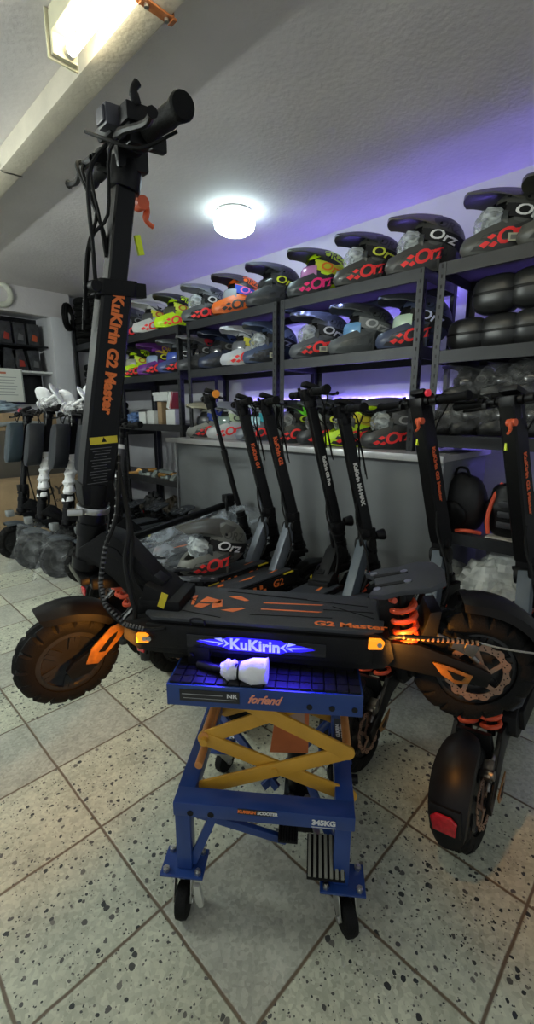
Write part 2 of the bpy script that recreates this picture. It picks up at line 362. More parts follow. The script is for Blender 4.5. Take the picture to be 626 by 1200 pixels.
# ---- LED strips (the place's own violet light)
LEDM = mat('led_violet', (1, 1, 1), .5, emit=(.22, .16, 1.), es=LED)
LEDB = mat('led_blue_white', (1, 1, 1), .5, emit=(.35, .45, 1.), es=40)
def led(y0, y1, x, z, label, m=LEDM, name='led_strip', s=.012):
    n = int((y1 - y0) / .05); mb = MB()
    if x == 2.68: mb.box((2.652, (y0 + y1) / 2, z - .003), (.072, y1 - y0, .004), k=0); mb.box((x, (y0 + y1) / 2, z), (s, y1 - y0, .002), k=0)
    for i in range(n): mb.box((x, y0 + (i + .5) * (y1 - y0) / n, z + (.003 if m is LEDM else -.003)), (s * .8, .03 if m is LEDM else .012, .004), k=1)
    return tag(mb.build(name, [WHT, m], smooth=False), label, 'led strip')
led(.10, 1.0, 2.68, 1.75, 'violet led strip behind the top shelf at the right')
led(1.12, 2.04, 2.68, 1.75, 'violet led strip behind the top shelf above the counter, right run')
led(2.10, 3.03, 2.68, 1.75, 'violet led strip behind the top shelf above the counter, left run')
led(3.20, 3.9, 2.68, 1.75, 'violet led strip behind the far top shelf')
led(1.12, 2.04, 2.792, 1.20, 'violet led strip on the wall behind the lower helmets')
led(2.10, 3.03, 2.792, 1.20, 'violet led strip on the wall behind the left lower helmets')
led(.10, 1.0, 2.792, 1.06, 'violet led strip on the wall behind the wrapped helmets')
led(1.62, 2.02, 2.30, 1.785, 'blue led strip glowing under the top shelf edge', LEDB, s=.02)

# ============================================================ HELMETS  (+x is forward, bottom at z=0)
def hel_chin(a):
    t = max(-1, min(1, a / radians(78))); cx = -.03 + .228 * (1 - abs(t) ** 1.7); return cx, .104 * sin(t * pi / 2) 
def helmet_meshes():
    R = {}
    g = MB().ell((-.04, 0, .145), (.148, .115, .130), 40, 24)
    vs = [V((p.x, p.y, max(p.z, .012 + .25 * max(0, p.x)))) for p in g.v]; fs = []
    for f in g.f:
        c = sum((vs[i] for i in f), V()) / len(f)
        if len(f) > 8: continue
        if c.x > .025 and .05 < c.z < .225 - .3 * abs(c.y): continue
        if c.x > .0 and c.z < .06: continue
        fs.append(f)
    s = MB(); s.v = vs; s.f = fs; s.m = [0] * len(fs); R['shell'] = s
    R['liner'] = MB().ell((-.035, 0, .145), (.130, .103, .118), 24, 14)
    ch = MB(); rings = []
    for i in range(25):
        a = radians(-80 + 160 * i / 24); t = abs(a) / radians(80); x, y = hel_chin(a)
        d = V((cos(a), sin(a) * 1.2, 0)).normalized(); zt = .072 + .085 * t ** 1.2; zb = .010 * (1 - t)
        if t < .25: zt += .012 * (1 - t / .25)
        b = V((x, y, 0))
        rings.append([b - d * .022 + V((0, 0, zb)), b + d * .0 + V((0, 0, zb)), b + d * .014 + V((0, 0, zb + (zt - zb) * .35)), b + d * .012 + V((0, 0, zb + (zt - zb) * .6)), b - d * .004 + V((0, 0, zt)), b - d * .024 + V((0, 0, zt))])
    ch.loft(rings); R['chin'] = ch
    sp = MB(); nu, nv = 10, 14; top = []; bot = []
    for i in range(nu + 1):
        u_ = i / nu; rt = []; rb = []
        for j in range(nv + 1):
            v_ = -1 + 2 * j / nv; hw = .098 - .024 * u_ ** 1.5
            x = -.06 + .265 * u_ * (1 - .12 * abs(v_) ** 3) + .03 * (1 - u_) * v_ ** 2; z = .271 + .010 * sin(u_ * 3.1) - (.055 * (1 - u_) ** 1.2 + .018) * abs(v_) ** 2.2
            z -= .010 * u_ * u_
            rt.append(V((x, v_ * hw, z + .008 * (abs(v_) < .35)))); rb.append(V((x, v_ * hw, z - .006)))
        top.append(rt); bot.append(rb)
    n = nv + 1
    for G_ in (top, bot): 
        o = len(sp.v); sp.v += [p for r in G_ for p in r]
        sp.f += [(o + i * n + j, o + i * n + j + 1, o + (i + 1) * n + j + 1, o + (i + 1) * n + j) for i in range(nu) for j in range(nv)]
    o = n * (nu + 1)
    for i in range(nu):
        for j in (0, nv): sp.f.append((i * n + j, (i + 1) * n + j, o + (i + 1) * n + j, o + i * n + j))
    for j in range(nv):
        for i in (0, nu): sp.f.append((i * n + j, i * n + j + 1, o + i * n + j + 1, o + i * n + j))
    sp.m = [0] * len(sp.f); R['peak'] = sp
    gg = MB(); rings = []
    for i in range(17):
        a = radians(-58 + 116 * i / 16); r = V((-.025 + .140 * cos(a), .112 * sin(a), 0)); d = V((cos(a), sin(a), 0))
        rings.append([r - d * .02 + V((0, 0, .105)), r + V((0, 0, .10)), r + d * .006 + V((0, 0, .115)), r + d * .004 + V((0, 0, .155)), r - d * .006 + V((0, 0, .172)), r - d * .028 + V((0, 0, .17))])
    gg.loft(rings); R['goggles'] = gg
    bg = MB()
    bg.ell((.088, 0, .142), (.062, .090, .066), 26, 16, fn=lambda d: 1 + .10 * sin(13 * d.z + 9 * d.y) * cos(11 * d.y + 5 * d.x))
    R['wrap'] = bg
    st = MB()
    for s_ in (-1, 1):
        rings = []
        for i in range(12):
            a = radians(s_ * (48 + 122 * i / 11)); up = .035 - .075 * i / 11
            e = lambda z, o: V((-.04 + (.148 * sqrt(max(.05, 1 - ((z - .145) / .130) ** 2)) + o) * cos(a), (.115 * sqrt(max(.05, 1 - ((z - .145) / .130) ** 2)) + o) * sin(a), z))
            rings.append([e(.112 + up, .001), e(.112 + up, .004), e(.166 + up, .004), e(.166 + up, .001)])
        st.loft(rings)
    R['strap'] = st
    return R
HM = helmet_meshes()
bv = MB(); 
for k_ in ('shell', 'chin', 'strap'): bv.add(HM[k_].v, HM[k_].f)
BV = BVHTree.FromPolygons([tuple(p) for p in bv.v], [f for f in bv.f])
def proj(mb, pts, faces, lift=.0015, side=1):
    out = []
    for x, z in pts:
        h_ = BV.ray_cast(V((x, side * .4, z)), V((0, -side, 0)))
        y = h_[0].y if h_[0] else side * .09
        out.append((x, y + side * lift, z))
    # long flat faces would sink: keep only those on surface
    mb.add(out, faces)
def poly_patch(mb, pts, side, lift=.0018):
    bm = bmesh.new(); vs = [bm.verts.new((a, 0, b)) for a, b in pts]; bm.faces.new(vs)
    bmesh.ops.triangulate(bm, faces=bm.faces[:]); bmesh.ops.subdivide_edges(bm, edges=bm.edges[:], cuts=3, use_grid_fill=True); bmesh.ops.triangulate(bm, faces=bm.faces[:])
    bm.verts.index_update()
    proj(mb, [(v.co.x, v.co.z) for v in bm.verts], [tuple(v.index for v in f.verts) for f in bm.faces], lift, side); bm.free()
def text_patch(mb, txt, size, cx, cz, ang, side, lift=.002, shear=.25, off=0.012, sx=1.):
    vs, fs = text2d(txt, size, shear, off * size / .05 * .05, sub=1); R_ = Matrix.Rotation(ang, 2)
    # seen from +y the forward direction (+x) lies to the left for side=+1 .. text runs towards -x
    P = []
    for p in vs:
        q = R_ @ V((p.x * sx, p.y)); P.append((cx - side * q.x, cz + q.y))
    proj(mb, P, fs, lift, side)
HP = {}
def helmet_part(key, fn, m):
    k = (key, tuple(x.name for x in m) if isinstance(m, list) else m.name)
    if k not in HP: o = fn().build(key.split('|')[0], m, None, 0, 40); HP[k] = o; C.objects.unlink(o)
    o = HP[k].copy(); C.objects.link(o); return o
def g_shell(pat):
    def f():
        mb = MB()
        for s_ in (1,):
            if pat == 0:
                poly_patch(mb, [(.03, .235), (-.05, .262), (-.11, .235), (-.02, .215)], s_); text_patch(mb, 'ORZ', .062, -.07, .20, radians(-20) * s_, s_, .002)
            elif pat == 1:
                poly_patch(mb, [(.06, .21), (-.0, .225), (-.1, .18), (-.06, .17)], s_); text_patch(mb, 'ORZ', .06, -.055, .225, radians(-14) * s_, s_, .002); poly_patch(mb, [(-.155, .15), (-.13, .19), (-.1, .19), (-.13, .165)], s_)
            else:
                poly_patch(mb, [(.05, .235), (.0, .25), (-.03, .2), (-.1, .235), (-.13, .2), (-.06, .165), (.01, .19)], s_); text_patch(mb, 'ORZ', .05, -.08, .185, radians(-12) * s_, s_, .003)
        return mb
    return f
def g_chin():
    mb = MB()
    for s_ in (1,):
        poly_patch(mb, [(.155, .035), (.132, .05), (.115, .04), (.135, .022)], s_, .002); poly_patch(mb, [(.128, .062), (.108, .075), (.092, .066), (.112, .052)], s_, .002)
        poly_patch(mb, [(.12, .03), (.1, .045), (.085, .035), (.1, .022)], s_, .002)
        text_patch(mb, 'O', .085, .060, .060, radians(10) * s_, s_, .003, off=.03, sx=1.15); text_patch(mb, 'rz', .085, -.005, .078, radians(12) * s_, s_, .003, off=.03, sx=.95)
    return mb
def g_side():
    mb = MB()
    for s_ in (1,): poly_patch(mb, [(.18, .02), (.14, .075), (.03, .10), (-.06, .13), (-.08, .02), (.0, .008), (.1, .008)], s_, .001)
    return mb
def g_strap():
    mb = MB()
    for s_ in (1,): text_patch(mb, 'Orz', .066, -.035, .150, radians(-17) * s_, s_, .0035, off=.02, sx=1.3)
    return mb
def g_bolt():
    mb = MB()
    for s_ in (1, -1):
        for x, z in ((.035, .232), (-.03, .215)): h_ = BV.ray_cast(V((x, s_ * .4, z)), V((0, -s_, 0)))[0]; mb.cyl((x, h_.y - s_ * .004, z), (x, h_.y + s_ * .005, z), .009, .006, 10)
    return mb
def helmet(label, loc, az, shell='2a2c2d', peak=None, pattern='161718', chin=None, side='151515', mark='ff3b3b', strap='111111', stx='e8e8e8', gog='wrap', pat=0, group=None, tag_=False, film=False, tilt=0., s=1.0, name='motocross_helmet'):
    t = thing(name, label, 'helmet', loc, 0, group); t.rotation_euler = (0, radians(tilt), radians(az)); t.scale = (s, s, s)
    P = lambda h_, r=.38, c=.1: paint(h_, r, c)
    L_ = [('shell', lambda: HM['shell'], P(shell)), ('inner_liner', lambda: HM['liner'], MATTE), ('chin_bar', lambda: HM['chin'], P(chin or shell)),
          ('peak', lambda: HM['peak'], P(peak or shell)), ('strap', lambda: HM['strap'], paint(strap, .7)),
          ('shell_graphic|%d' % pat, g_shell(pat), P(pattern)), ('side_graphic', g_side, P(side)), ('chin_lettering', g_chin, P(mark, .5)), ('strap_lettering', g_strap, paint(stx, .6)), ('bolt', g_bolt, PLA)]
    if gog == 'wrap': L_ += [('goggles', lambda: HM['goggles'], paint('3c4040', .3)), ('plastic_wrap', lambda: HM['wrap'], plastic_film('goggle_film', (.72, .78, .78), .7, 11))]
    elif gog: L_ += [('goggles', lambda: HM['goggles'], paint(gog, .2, .6))]
    for key, fn, m in L_: o = helmet_part(key, fn, m); o.parent = t
    if tag_:
        o = MB().box((.03, .128, .05), (.05, .002, .032)).box((.03, .1285, .05), (.03, .002, .018), k=1).build('price_tag', [mat('tag_paper', (.6, .6, .42), .7), mat('tag_print', (.25, .25, .22), .7)], t)
    if film:
        o = MB().ell((.02, 0, .13), (.2, .145, .15), 30, 18, fn=lambda d: 1 + .06 * sin(9 * d.x + 7 * d.z) * cos(8 * d.y + 3 * d.x)); o.v = [V((p.x, p.y, max(p.z, .002))) for p in o.v]
        o.build('plastic_bag', plastic_film('crinkled_bag', (.5, .51, .5), .17, 9, 1.), t)
    return t
HX = 2.36
def shelfY(px, X):    # where the shelf line meets a sight line
    a = AZ - math.atan((px - 313) / 534.7); return X * math.tan(a)
def H(px, z, **k):
    Y = shelfY(px, HX + .02); lab = k.pop('label'); az = k.pop('az', None)
    return helmet(lab, (HX + .02 + k.pop('dx', 0), Y, z), math.degrees(math.atan2(Y, HX)) + 108 if az is None else az, **k)
GT = 'motocross helmets on the top shelf'; GM = 'motocross helmets on the middle shelf'; GB = 'motocross helmets on the counter'
FY = 'c9f21c'
H(163, 1.80, label='dark grey helmet with red marks, farthest left on the top shelf', shell='3d4144', pattern='6c7072', group=GT, stx='777777')
H(187, 1.80, label='white and grey helmet with yellow goggle band on the top shelf', shell='c9cac6', peak='b9bab6', pattern='3e4244', side='cfcfc8', strap='d3d83c', stx='c05a28', gog='4a4c4c', pat=2, group=GT)
H(213, 1.80, label='small fluorescent yellow and black helmet, farther one on the top shelf', shell=FY, peak='33362e', pattern='20221c', side='b8e020', strap='d8e850', stx='c8702c', gog='4a4c3c', pat=1, group=GT)
H(246, 1.80, label='silver grey helmet under film beside the orange helmet', shell='72767a', peak='83868a', pattern='3a3d40', chin='55595c', group=GT)
H(282, 1.80, label='orange and black helmet with blue strap on the top shelf', shell='e8641c', peak='2a2628', pattern='2a2220', chin='d86a28', side='c9581c', mark='2a2a2a', strap='2846b8', stx='e86ab0', gog='9aa0a8', pat=1, group=GT)
H(322, 1.80, label='matte black helmet with thin yellow lettering on the top shelf', shell='33363a', pattern='26292c', side='2b2e30', mark='33363a', strap='1a1b1c', stx='d4e030', gog='2b2e30', group=GT)
H(371, 1.80, label='big fluorescent yellow helmet with pink marks on the top shelf', shell='c8f01e', peak='3a4220', pattern='20241a', chin='3c4144', side='2e3032', mark='ff2f86', strap='c8cf30', stx='e87a20', gog='b87ab0', pat=1, group=GT)
H(426, 1.80, label='grey black helmet with yellow strap lettering beside the fluorescent one', shell='454643', peak='2e302f', pattern='262725', side='323433', stx='d4dc4a', group=GT)
H(487, 1.80, label='dark grey helmet with white strap lettering at the right end above the counter', shell='4b4b48', peak='5b554b', pattern='2f302e', side='3a3b39', stx='f0f0f0', group=GT)
H(574, 1.80, label='dark grey helmet with a price tag on the right shelving unit', shell='53544f', peak='55544c', pattern='3a3b37', side='3b3b38', stx='f0f0ee', tag_=True, group=GT, az=131)
H(640, 1.80, label='grey helmet cut by the right edge of the picture on the top shelf', shell='56564f', peak='4b4b42', pattern='33342f', side='3c3d38', group=GT, az=128)
H(165, 1.44, label='fluorescent yellow and black helmet, farthest left on the middle shelf', shell=FY, peak='33362e', pattern='20221c', side='2a2c22', strap='d8e850', stx='c8702c', gog='9a9c8c', pat=1, group=GM)
H(190, 1.44, label='purple helmet with red marks on the middle shelf', shell='6a2a86', peak='5a2a70', pattern='c8b028', side='201824', stx='d8d830', pat=1, gog='8aa0c0', group=GM)
H(214, 1.44, label='grey helmet with blue goggles behind the shelf post', shell='6b6f72', pattern='34373a', chin='3d4a80', stx='dddddd', gog='4058b0', group=GM)
H(238, 1.44, label='black helmet with a red side stripe on the middle shelf', shell='3a3c40', peak='6b6a68', pattern='b02a30', side='2a2c2e', mark='3a3c3e', stx='888888', gog='22242a', pat=0, group=GM)
H(264, 1.44, label='dark navy helmet with a black chin on the middle shelf', shell='232c44', peak='1d2436', pattern='3c4a78', side='1c1e24', mark='30343c', stx='5a5a5a', gog='22242a', group=GM)
H(291, 1.44, label='white striped helmet with yellow goggle band on the middle shelf', shell='b9bcc2', peak='d0d2d6', pattern='4a5464', side='c8c8c4', strap='d6d048', stx='5a6a7a', gog='6a6c70', pat=2, group=GM)
H(318, 1.44, label='blue grey helmet with a hanging tag beside the shelf post', shell='3c4a66', peak='4a5670', pattern='8a98b0', side='26282c', mark='3a3c40', stx='8a8c90', pat=2, tag_=True, group=GM)
H(375, 1.44, label='grey helmet with tag and red marks on the middle shelf', shell='55585e', peak='4a4d54', pattern='2e3136', side='303236', stx='cfcfcf', tag_=True, group=GM)
H(422, 1.44, label='plain grey helmet with pale strap on the middle shelf', shell='54585a', peak='4e5254', pattern='2f3234', side='44484a', mark='4a4e50', strap='7a7e80', stx='c8cacc', gog='6aa0d0', group=GM)
H(480, 1.44, label='dark blue grey helmet with bare goggles beside the shelf post', shell='3f4860', peak='3c4048', pattern='2b3040', side='2c2d30', stx='dfe4ff', gog='b8d0b8', group=GM)
H(247, .911, label='cream and blue helmet at the left end of the counter', shell='8e8f88', peak='a9a48c', pattern='2a3a8a', side='3c3e40', strap='26409a', stx='c8b850', gog='3a3c40', pat=2, group=GB)
H(272, .911, label='white helmet with red marks behind the scooter stems on the counter', shell='c6c8c8', peak='8f9496', pattern='3a3d40', side='c2c2c0', strap='b8c8a0', stx='3a3c3c', gog='7c9088', pat=2, group=GB)
H(308, .911, label='white black and cyan helmet on the counter by the shelf post', shell='6e747c', peak='c0c6cc', pattern='1d2024', side='3a3c3e', strap='40b8c8', stx='1d1f22', gog='9cc8d0', pat=2, group=GB)
H(350, .911, label='green and black helmet with film on the counter', shell='3c4240', peak='3a4038', pattern='7af03c', side='2f3132', stx='c8e030', pat=2, group=GB)
H(385, .911, label='black helmet with yellow strap behind the scooter stem on the counter', shell='2d2f31', peak='4a4d4e', pattern='50555a', side='26282a', strap='26282a', stx='d8e040', group=GB)
H(420, .911, label='fluorescent yellow helmet with black shards on the counter', shell=FY, peak='2c2e2c', pattern='17190f', side='26282a', strap='c8b82c', stx='8a7a20', pat=2, group=GB)
H(466, .911, label='grey and black helmet under film at the right end of the counter', shell='3b3d3e', peak='5a5c5d', pattern='26282a', side='303233', strap='5c5e60', stx='b0b2b4', group=GB)

# ============================================================ SCOOTERS  (front is -x, tyre foot at z=0)
HUBM = mat('hub_black', (.016, .016, .017), .3, spec=.5, noise=.1)
AXP = V((.10, 0, .51)); AXD = V((.19, 0, 1)).normalized()
def ax(z, y=0., dx=0.): return V((.10 + .19 * (z - .51) + dx, y, z))
def tyre_mb(T, c, r, wd, n=112, knob=True):
    mb = MB(T); cx, cy, cz = c; prof = []
    K = 15
    for i in range(K):
        a = -pi * .62 + 2 * pi * .62 * i / (K - 1); prof.append((r - wd * .48 + wd * .48 * cos(a) * 1.0, wd * .5 * sin(a) / 1.0))
    rings = []
    for j in range(n):
        t = 2 * pi * j / n; rg = []
        for i, (R, y) in enumerate(prof):
            d = abs(i - (K - 1) / 2)
            if knob:
                if d < .5: R += .002 if j % 7 else -.002
                elif d < 1.5: R += -.003
                elif d <= 5.5: R += (.003 if (j + (3 if i < K / 2 else 0)) % 7 > 0 else -.005)
            rg.append(V((cx + R * cos(t), cy + y, cz + R * sin(t))))
        rings.append(rg)
    mb.loft(rings, close=True, k=0)
    return mb
def hub_mb(T, c, r, wd, style=0):
    mb = MB(T); cx, cy, cz = c
    ri = r - wd * .78
    mb.lathe([(ri + .004, -wd * .36), (ri + .008, -wd * .40), (ri - .004, -wd * .42), (ri - .010, -wd * .30), (ri * .55, -wd * .22), (ri * .5, -wd * .34), (.018, -wd * .36), (.018, wd * .36), (ri * .5, wd * .34), (ri * .55, wd * .22), (ri - .010, wd * .30), (ri - .004, wd * .42), (ri + .008, wd * .40), (ri + .004, wd * .36)], c=c, n=36)
    for i in range(6):
        a = i * pi / 3 + .3
        for s in (-1, 1):
            for da in (-.16, .16): mb.bar((cx + ri * .45 * cos(a + da), cy + s * wd * .36, cz + ri * .5 * sin(a + da)), (cx + (ri - .004) * cos(a + da * .6), cy + s * wd * .40, cz + (ri - .004) * sin(a + da * .6)), .012, .007, up=(0, 1, 0))
    mb.cyl((cx, cy - wd * .75, cz), (cx, cy + wd * .75, cz), .007, n=10)
    for s in (-1, 1): mb.cyl((cx, cy + s * wd * .72, cz), (cx, cy + s * wd * .82, cz), .013, n=6)
    return mb
def disc_mb(T, c, R, y):
    mb = MB(T); cx, cy, cz = c; n = 48; a = []
    for i in range(n):
        t = 2 * pi * i / n; w_ = .0025 * (1 if (i // 2) % 2 else -1)
        a.append((R + w_, t))
    outer = [(cx + q * cos(t), y, cz + q * sin(t)) for q, t in a]; inner = [(cx + (R * .78) * cos(t), y, cz + (R * .78) * sin(t)) for q, t in a]
    o2 = [(x, y_ + .002, z) for x, y_, z in outer]; i2 = [(x, y_ + .002, z) for x, y_, z in inner]
    mb.v += [(mb.T @ V(p)) if mb.T else V(p) for p in outer + inner + o2 + i2]; 
    for i in range(n):
        j = (i + 1) % n
        mb.f += [(i, j, n + j, n + i), (2 * n + i, 3 * n + i, 3 * n + j, 2 * n + j), (i, 2 * n + i, 2 * n + j, j), (n + i, n + j, 3 * n + j, 3 * n + i)]
    mb.m = [0] * len(mb.f)
    for i in range(5):
        t = i * 2 * pi / 5; t2 = t + .45
        mb.bar((cx + R * .32 * cos(t), y + .001, cz + R * .32 * sin(t)), (cx + R * .8 * cos(t2), y + .001, cz + R * .8 * sin(t2)), .010, .002, up=(0, 1, 0))
    mb.lathe([(R * .24, -.001), (R * .36, -.001), (R * .36, .003), (R * .24, .003)], c=(cx, y, cz), n=24, close=True)
    for i in range(24):
        t = i * 2 * pi / 24; 
        for q in (.84, .92):
            mb.cyl((cx + R * q * cos(t + q), y - .0008, cz + R * q * sin(t + q)), (cx + R * q * cos(t + q), y + .003, cz + R * q * sin(t + q)), R * .022, n=6, k=1)
    return mb
def fender_mb(T, c, r, wd, a0, a1, flare=.0, n=18):
    mb = MB(T); cx, cy, cz = c; rings = []
    for i in range(n + 1):
        t = radians(a0 + (a1 - a0) * i / n); e = sin(pi * i / n) ** .5; ww = wd * (.62 + .38 * e); rr = r + flare * (1 - e)
        def P(R, y): return V((cx + R * cos(t), cy + y, cz + R * sin(t)))
        rings.append([P(rr - .022, -ww), P(rr - .004, -ww * .98), P(rr + .007, -ww * .55), P(rr + .010, 0), P(rr + .007, ww * .55), P(rr - .004, ww * .98), P(rr - .022, ww), P(rr - .022, ww * .94), P(rr - .008, ww * .92), P(rr + .003, ww * .5), P(rr + .006, 0), P(rr + .003, -ww * .5), P(rr - .008, -ww * .92), P(rr - .022, -ww * .94)])
    return mb.loft(rings)
def scooter(name, label, loc, rot, group=None, text='KuKirin G2', tcol=ORG, steer=0., neck='gusset', neckm=GREYM, r=.125, tw=.065, rz=0., deck=(.24, .76), zd=(.195, .285), stem_w=(.07, .05), H_=1.18, stemr=None, style='big', parts=('stem', 'deck', 'front', 'rear'), deckm=None, mark=ORG, springm=SPR, refl=True, mat_label=False, cabs=True, side_text=None, lever=True, light=False, accent=None, wb=.967, tilt_wheel=0, hb=.225, endl=None, textsize=.05, textz=(.9), mudm=None, sub=1, sx=1.12):
    t = thing(name, label, 'electric scooter', loc, 0, group, rot)
    ST = Matrix.Translation(AXP) @ Matrix.Rotation(radians(steer), 4, AXD) @ Matrix.Translation(-AXP)
    b = lambda mb, nm, m, par=t, **k: mb.build(nm, m, par, **k)
    dm = deckm or DGREY; mudm = mudm or PLA
    d0, d1 = deck; z0, z1 = zd
    # ---- deck
    if 'deck' in parts:
        yw = .098
        prof = [(d0 - .045, z0 + .03), (d0 - .01, z0 + .004), (d0 + .03, z0), (d1 - .03, z0), (d1 + .01, z0 + .006), (d1 + .03, z0 + .03), (d1 + .02, z1 - .02), (d1 - .01, z1 - .006), (d0 + .02, z1 - .006), (d0 - .04, z1 - .018)]
        m = MB(); m.prism(prof, -yw + .012, yw - .012); m.box(((d0 + d1) / 2, 0, (z0 + z1) / 2 + .002), (d1 - d0 - .03, yw * 2, (z1 - z0) * .62))
        dk = b(m, 'deck_body', MATTE, bev=.004)
        m = MB(); c_ = []
        for x, y in ((d0 + .005, -.07), (d0 + .03, -.092), (d1 - .03, -.092), (d1 + .005, -.075), (d1 + .015, 0), (d1 + .005, .075), (d1 - .03, .092), (d0 + .03, .092), (d0 + .005, .07)): c_.append((x, y))
        m.prism(c_, z1 - .008, z1, ax='z'); b(m, 'deck_mat', dm, bev=.002)
        g = MB(); z = z1 + .0008; cx = (d0 + d1) / 2
        I = Matrix.Translation((0, 0, z))
        if style == 'main':
            for a in (((cx - .0, .018), (cx + .14, .026), (cx + .135, .021), (cx + .0, .012)), ((cx - .0, -.016), (cx + .14, -.012), (cx + .13, -.018), (cx + .0, -.022))): flat(g, a, I)
            for s in (1, -1): flat(g, [(cx - .09, s * .038), (cx - .06, s * .045), (cx - .035, s * .022), (cx - .045, s * .018), (cx - .07, s * .028)], I)
            for q in ([(-.155, -.03), (-.135, -.035), (-.12, -.01), (-.15, -.01)], [(-.15, .0), (-.10, -.004), (-.10, .012), (-.14, .03)], [(-.112, -.03), (-.09, -.02), (-.10, .02), (-.118, -.01)], [(-.165, -.02), (-.158, -.02), (-.165, .035), (-.175, .03)]): flat(g, [(cx + a_, b_) for a_, b_ in q], I)
            text_on(g, 'G2 Master', .028, (d1 - .062, -.070, z), (1, 0, 0), (0, 0, 1), 0, .001, sx=1.25)
            b(g, 'deck_graphic', mark, smooth=False)
            g = MB()
            for (a_, b_) in (((d0 + .02, -.05), (cx - .16, .02)), ((d0 + .02, .06), (cx - .16, -.0)), ((cx - .02, .06), (d1 - .02, .03)), ((cx + .16, .02), (d1 - .01, -.03)), ((cx - .02, -.05), (cx + .16, -.04)), ((d0 + .03, -.04), (cx - .08, -.075)), ((cx + .14, 0), (d1 - .01, .0)), ((cx - .1, .07), (cx + .1, .05))): g.bar((*a_, z), (*b_, z), .002, .001)
            b(g, 'deck_groove', HOLE)
        elif mark:
            for q in ([(-.06, 0), (0, .02), (.06, 0), (0, -.012)], [(.12, -.05), (.16, -.05), (.18, -.02), (.14, -.02)], [(-.2, .03), (-.13, .045), (-.12, .03), (-.19, .02)]): flat(g, [(cx + a_, b_) for a_, b_ in q], I)
            b(g, 'deck_graphic', mark, smooth=False)
            if side_text:
                g = MB()
                for s in (1,): text_on(g, side_text, .05, (cx - .12, s * (yw + .001), (z0 + z1) / 2), (-s, 0, 0), (0, s, 0), .1, .001, sx=1.3)
                for i in range(7):
                    for s in (1,): g.box((cx - .02 + i * .022, s * (yw + .001), (z0 + z1) / 2 + (.012 if i % 2 else -.012)), (.02, .001, .02))
                b(g, 'side_lettering', mark, smooth=False)
        if mat_label: b(MB().box((d0 + .05, .02, z1 - .012), (.07, .16, .006)).box(((d1 - .1), yw + .001, (z0 + z1) / 2 + .01), (.09, .002, .02)), 'warning_label', YEL)
        # hooks
        b(MB().tube([(d0 + .12, -.094, z1 - .012), (d0 + .12, -.1, z1 + .004), (d0 + .135, -.094, z1 + .004), (d0 + .15, -.1, z1 + .004), (d0 + .15, -.094, z1 - .012)], .002, 6, 2), 'hook', CAB)
    # ---- neck
    if neck == 'gusset':
        m = MB(); P = [(.070, .412), (.135, .455), (.175, .440), (.271, .335), (.315, z1 - .01), (.318, z1 - .025), (.215, z1 - .035), (.19, .300), (.150, .345), (.110, .372), (.075, .372)]
        m.prism(P, -.034, .034); m.box((.272, 0, z1 + .008), (.10, .12, .03)); m.prism([(.215, z1 - .02), (.24, z1 + .06), (.275, z1 + .045), (.32, z1 - .005)], -.058, .058)
        n_ = b(m, 'neck', MATTE, bev=.006)
        b(MB().prism([(.135, .425), (.165, .418), (.235, .338), (.228, .332), (.165, .392), (.14, .398)], -.0365, .0365).prism([(.205, .32), (.255, .30), (.262, .31), (.21, .335)], -.0365, .0365), 'neck_panel', PLA, bev=.002)
        b(MB().box((.283, -.0595, z1 + .024), (.016, .002, .036), Matrix.Rotation(.35, 4, 'Y')), 'yellow_label', YEL)
        b(MB().box((.262, -.012, z1 + .058), (.03, .04, .012), Matrix.Rotation(.6, 4, 'Y')), 'port_cover', PLA, bev=.003)
    elif neck == 'bar':
        m = MB(); m.bar((.13, 0, .50), (.30, 0, z1 - .02), .062, .05, up=(0, 1, 0)); b(m, 'neck', neckm, bev=.004)
        b(MB().cyl((.125, -.042, .49), (.125, .042, .49), .036, n=20).box((.115, 0, .45), (.07, .06, .1)), 'fold_joint', MATTE, bev=.003)
    else:
        m = MB(); m.tube([(.10, 0, .40), (.16, 0, .36), (.26, 0, z1 - .01)], .026, 12); b(m, 'neck', MATTE)
    # ---- head tube, fold clamp
    m = MB(); m.cyl(ax(.355), ax(.50), .030, n=24); m.cyl(ax(.36), ax(.385), .037, n=24); m.cyl(ax(.44), ax(.47), .034, n=24)
    b(m, 'head_tube', BLK)
    if style != 'plain':
        m = MB(); m.cyl(ax(.495), ax(.510), .037, n=24); m.bar(ax(.503, -.043), ax(.503, -.055, -.03), .02, .014); b(m, 'clamp_collar', STEEL if style == 'main' else MATTE, bev=.002)
        m = MB(ST); m.cyl(ax(.51), ax(.565), .032, .034, n=20); m.box(ax(.545), (.072, .056, .05)); b(m, 'fold_block', MATTE, bev=.005)
        m = MB(ST); m.tube([ax(.55, .035, .045), ax(.52, .04, .055), ax(.45, .04, .06), ax(.40, .036, .055)], [.008, .010, .007, .006], 8); b(m, 'fold_lever', PLA)
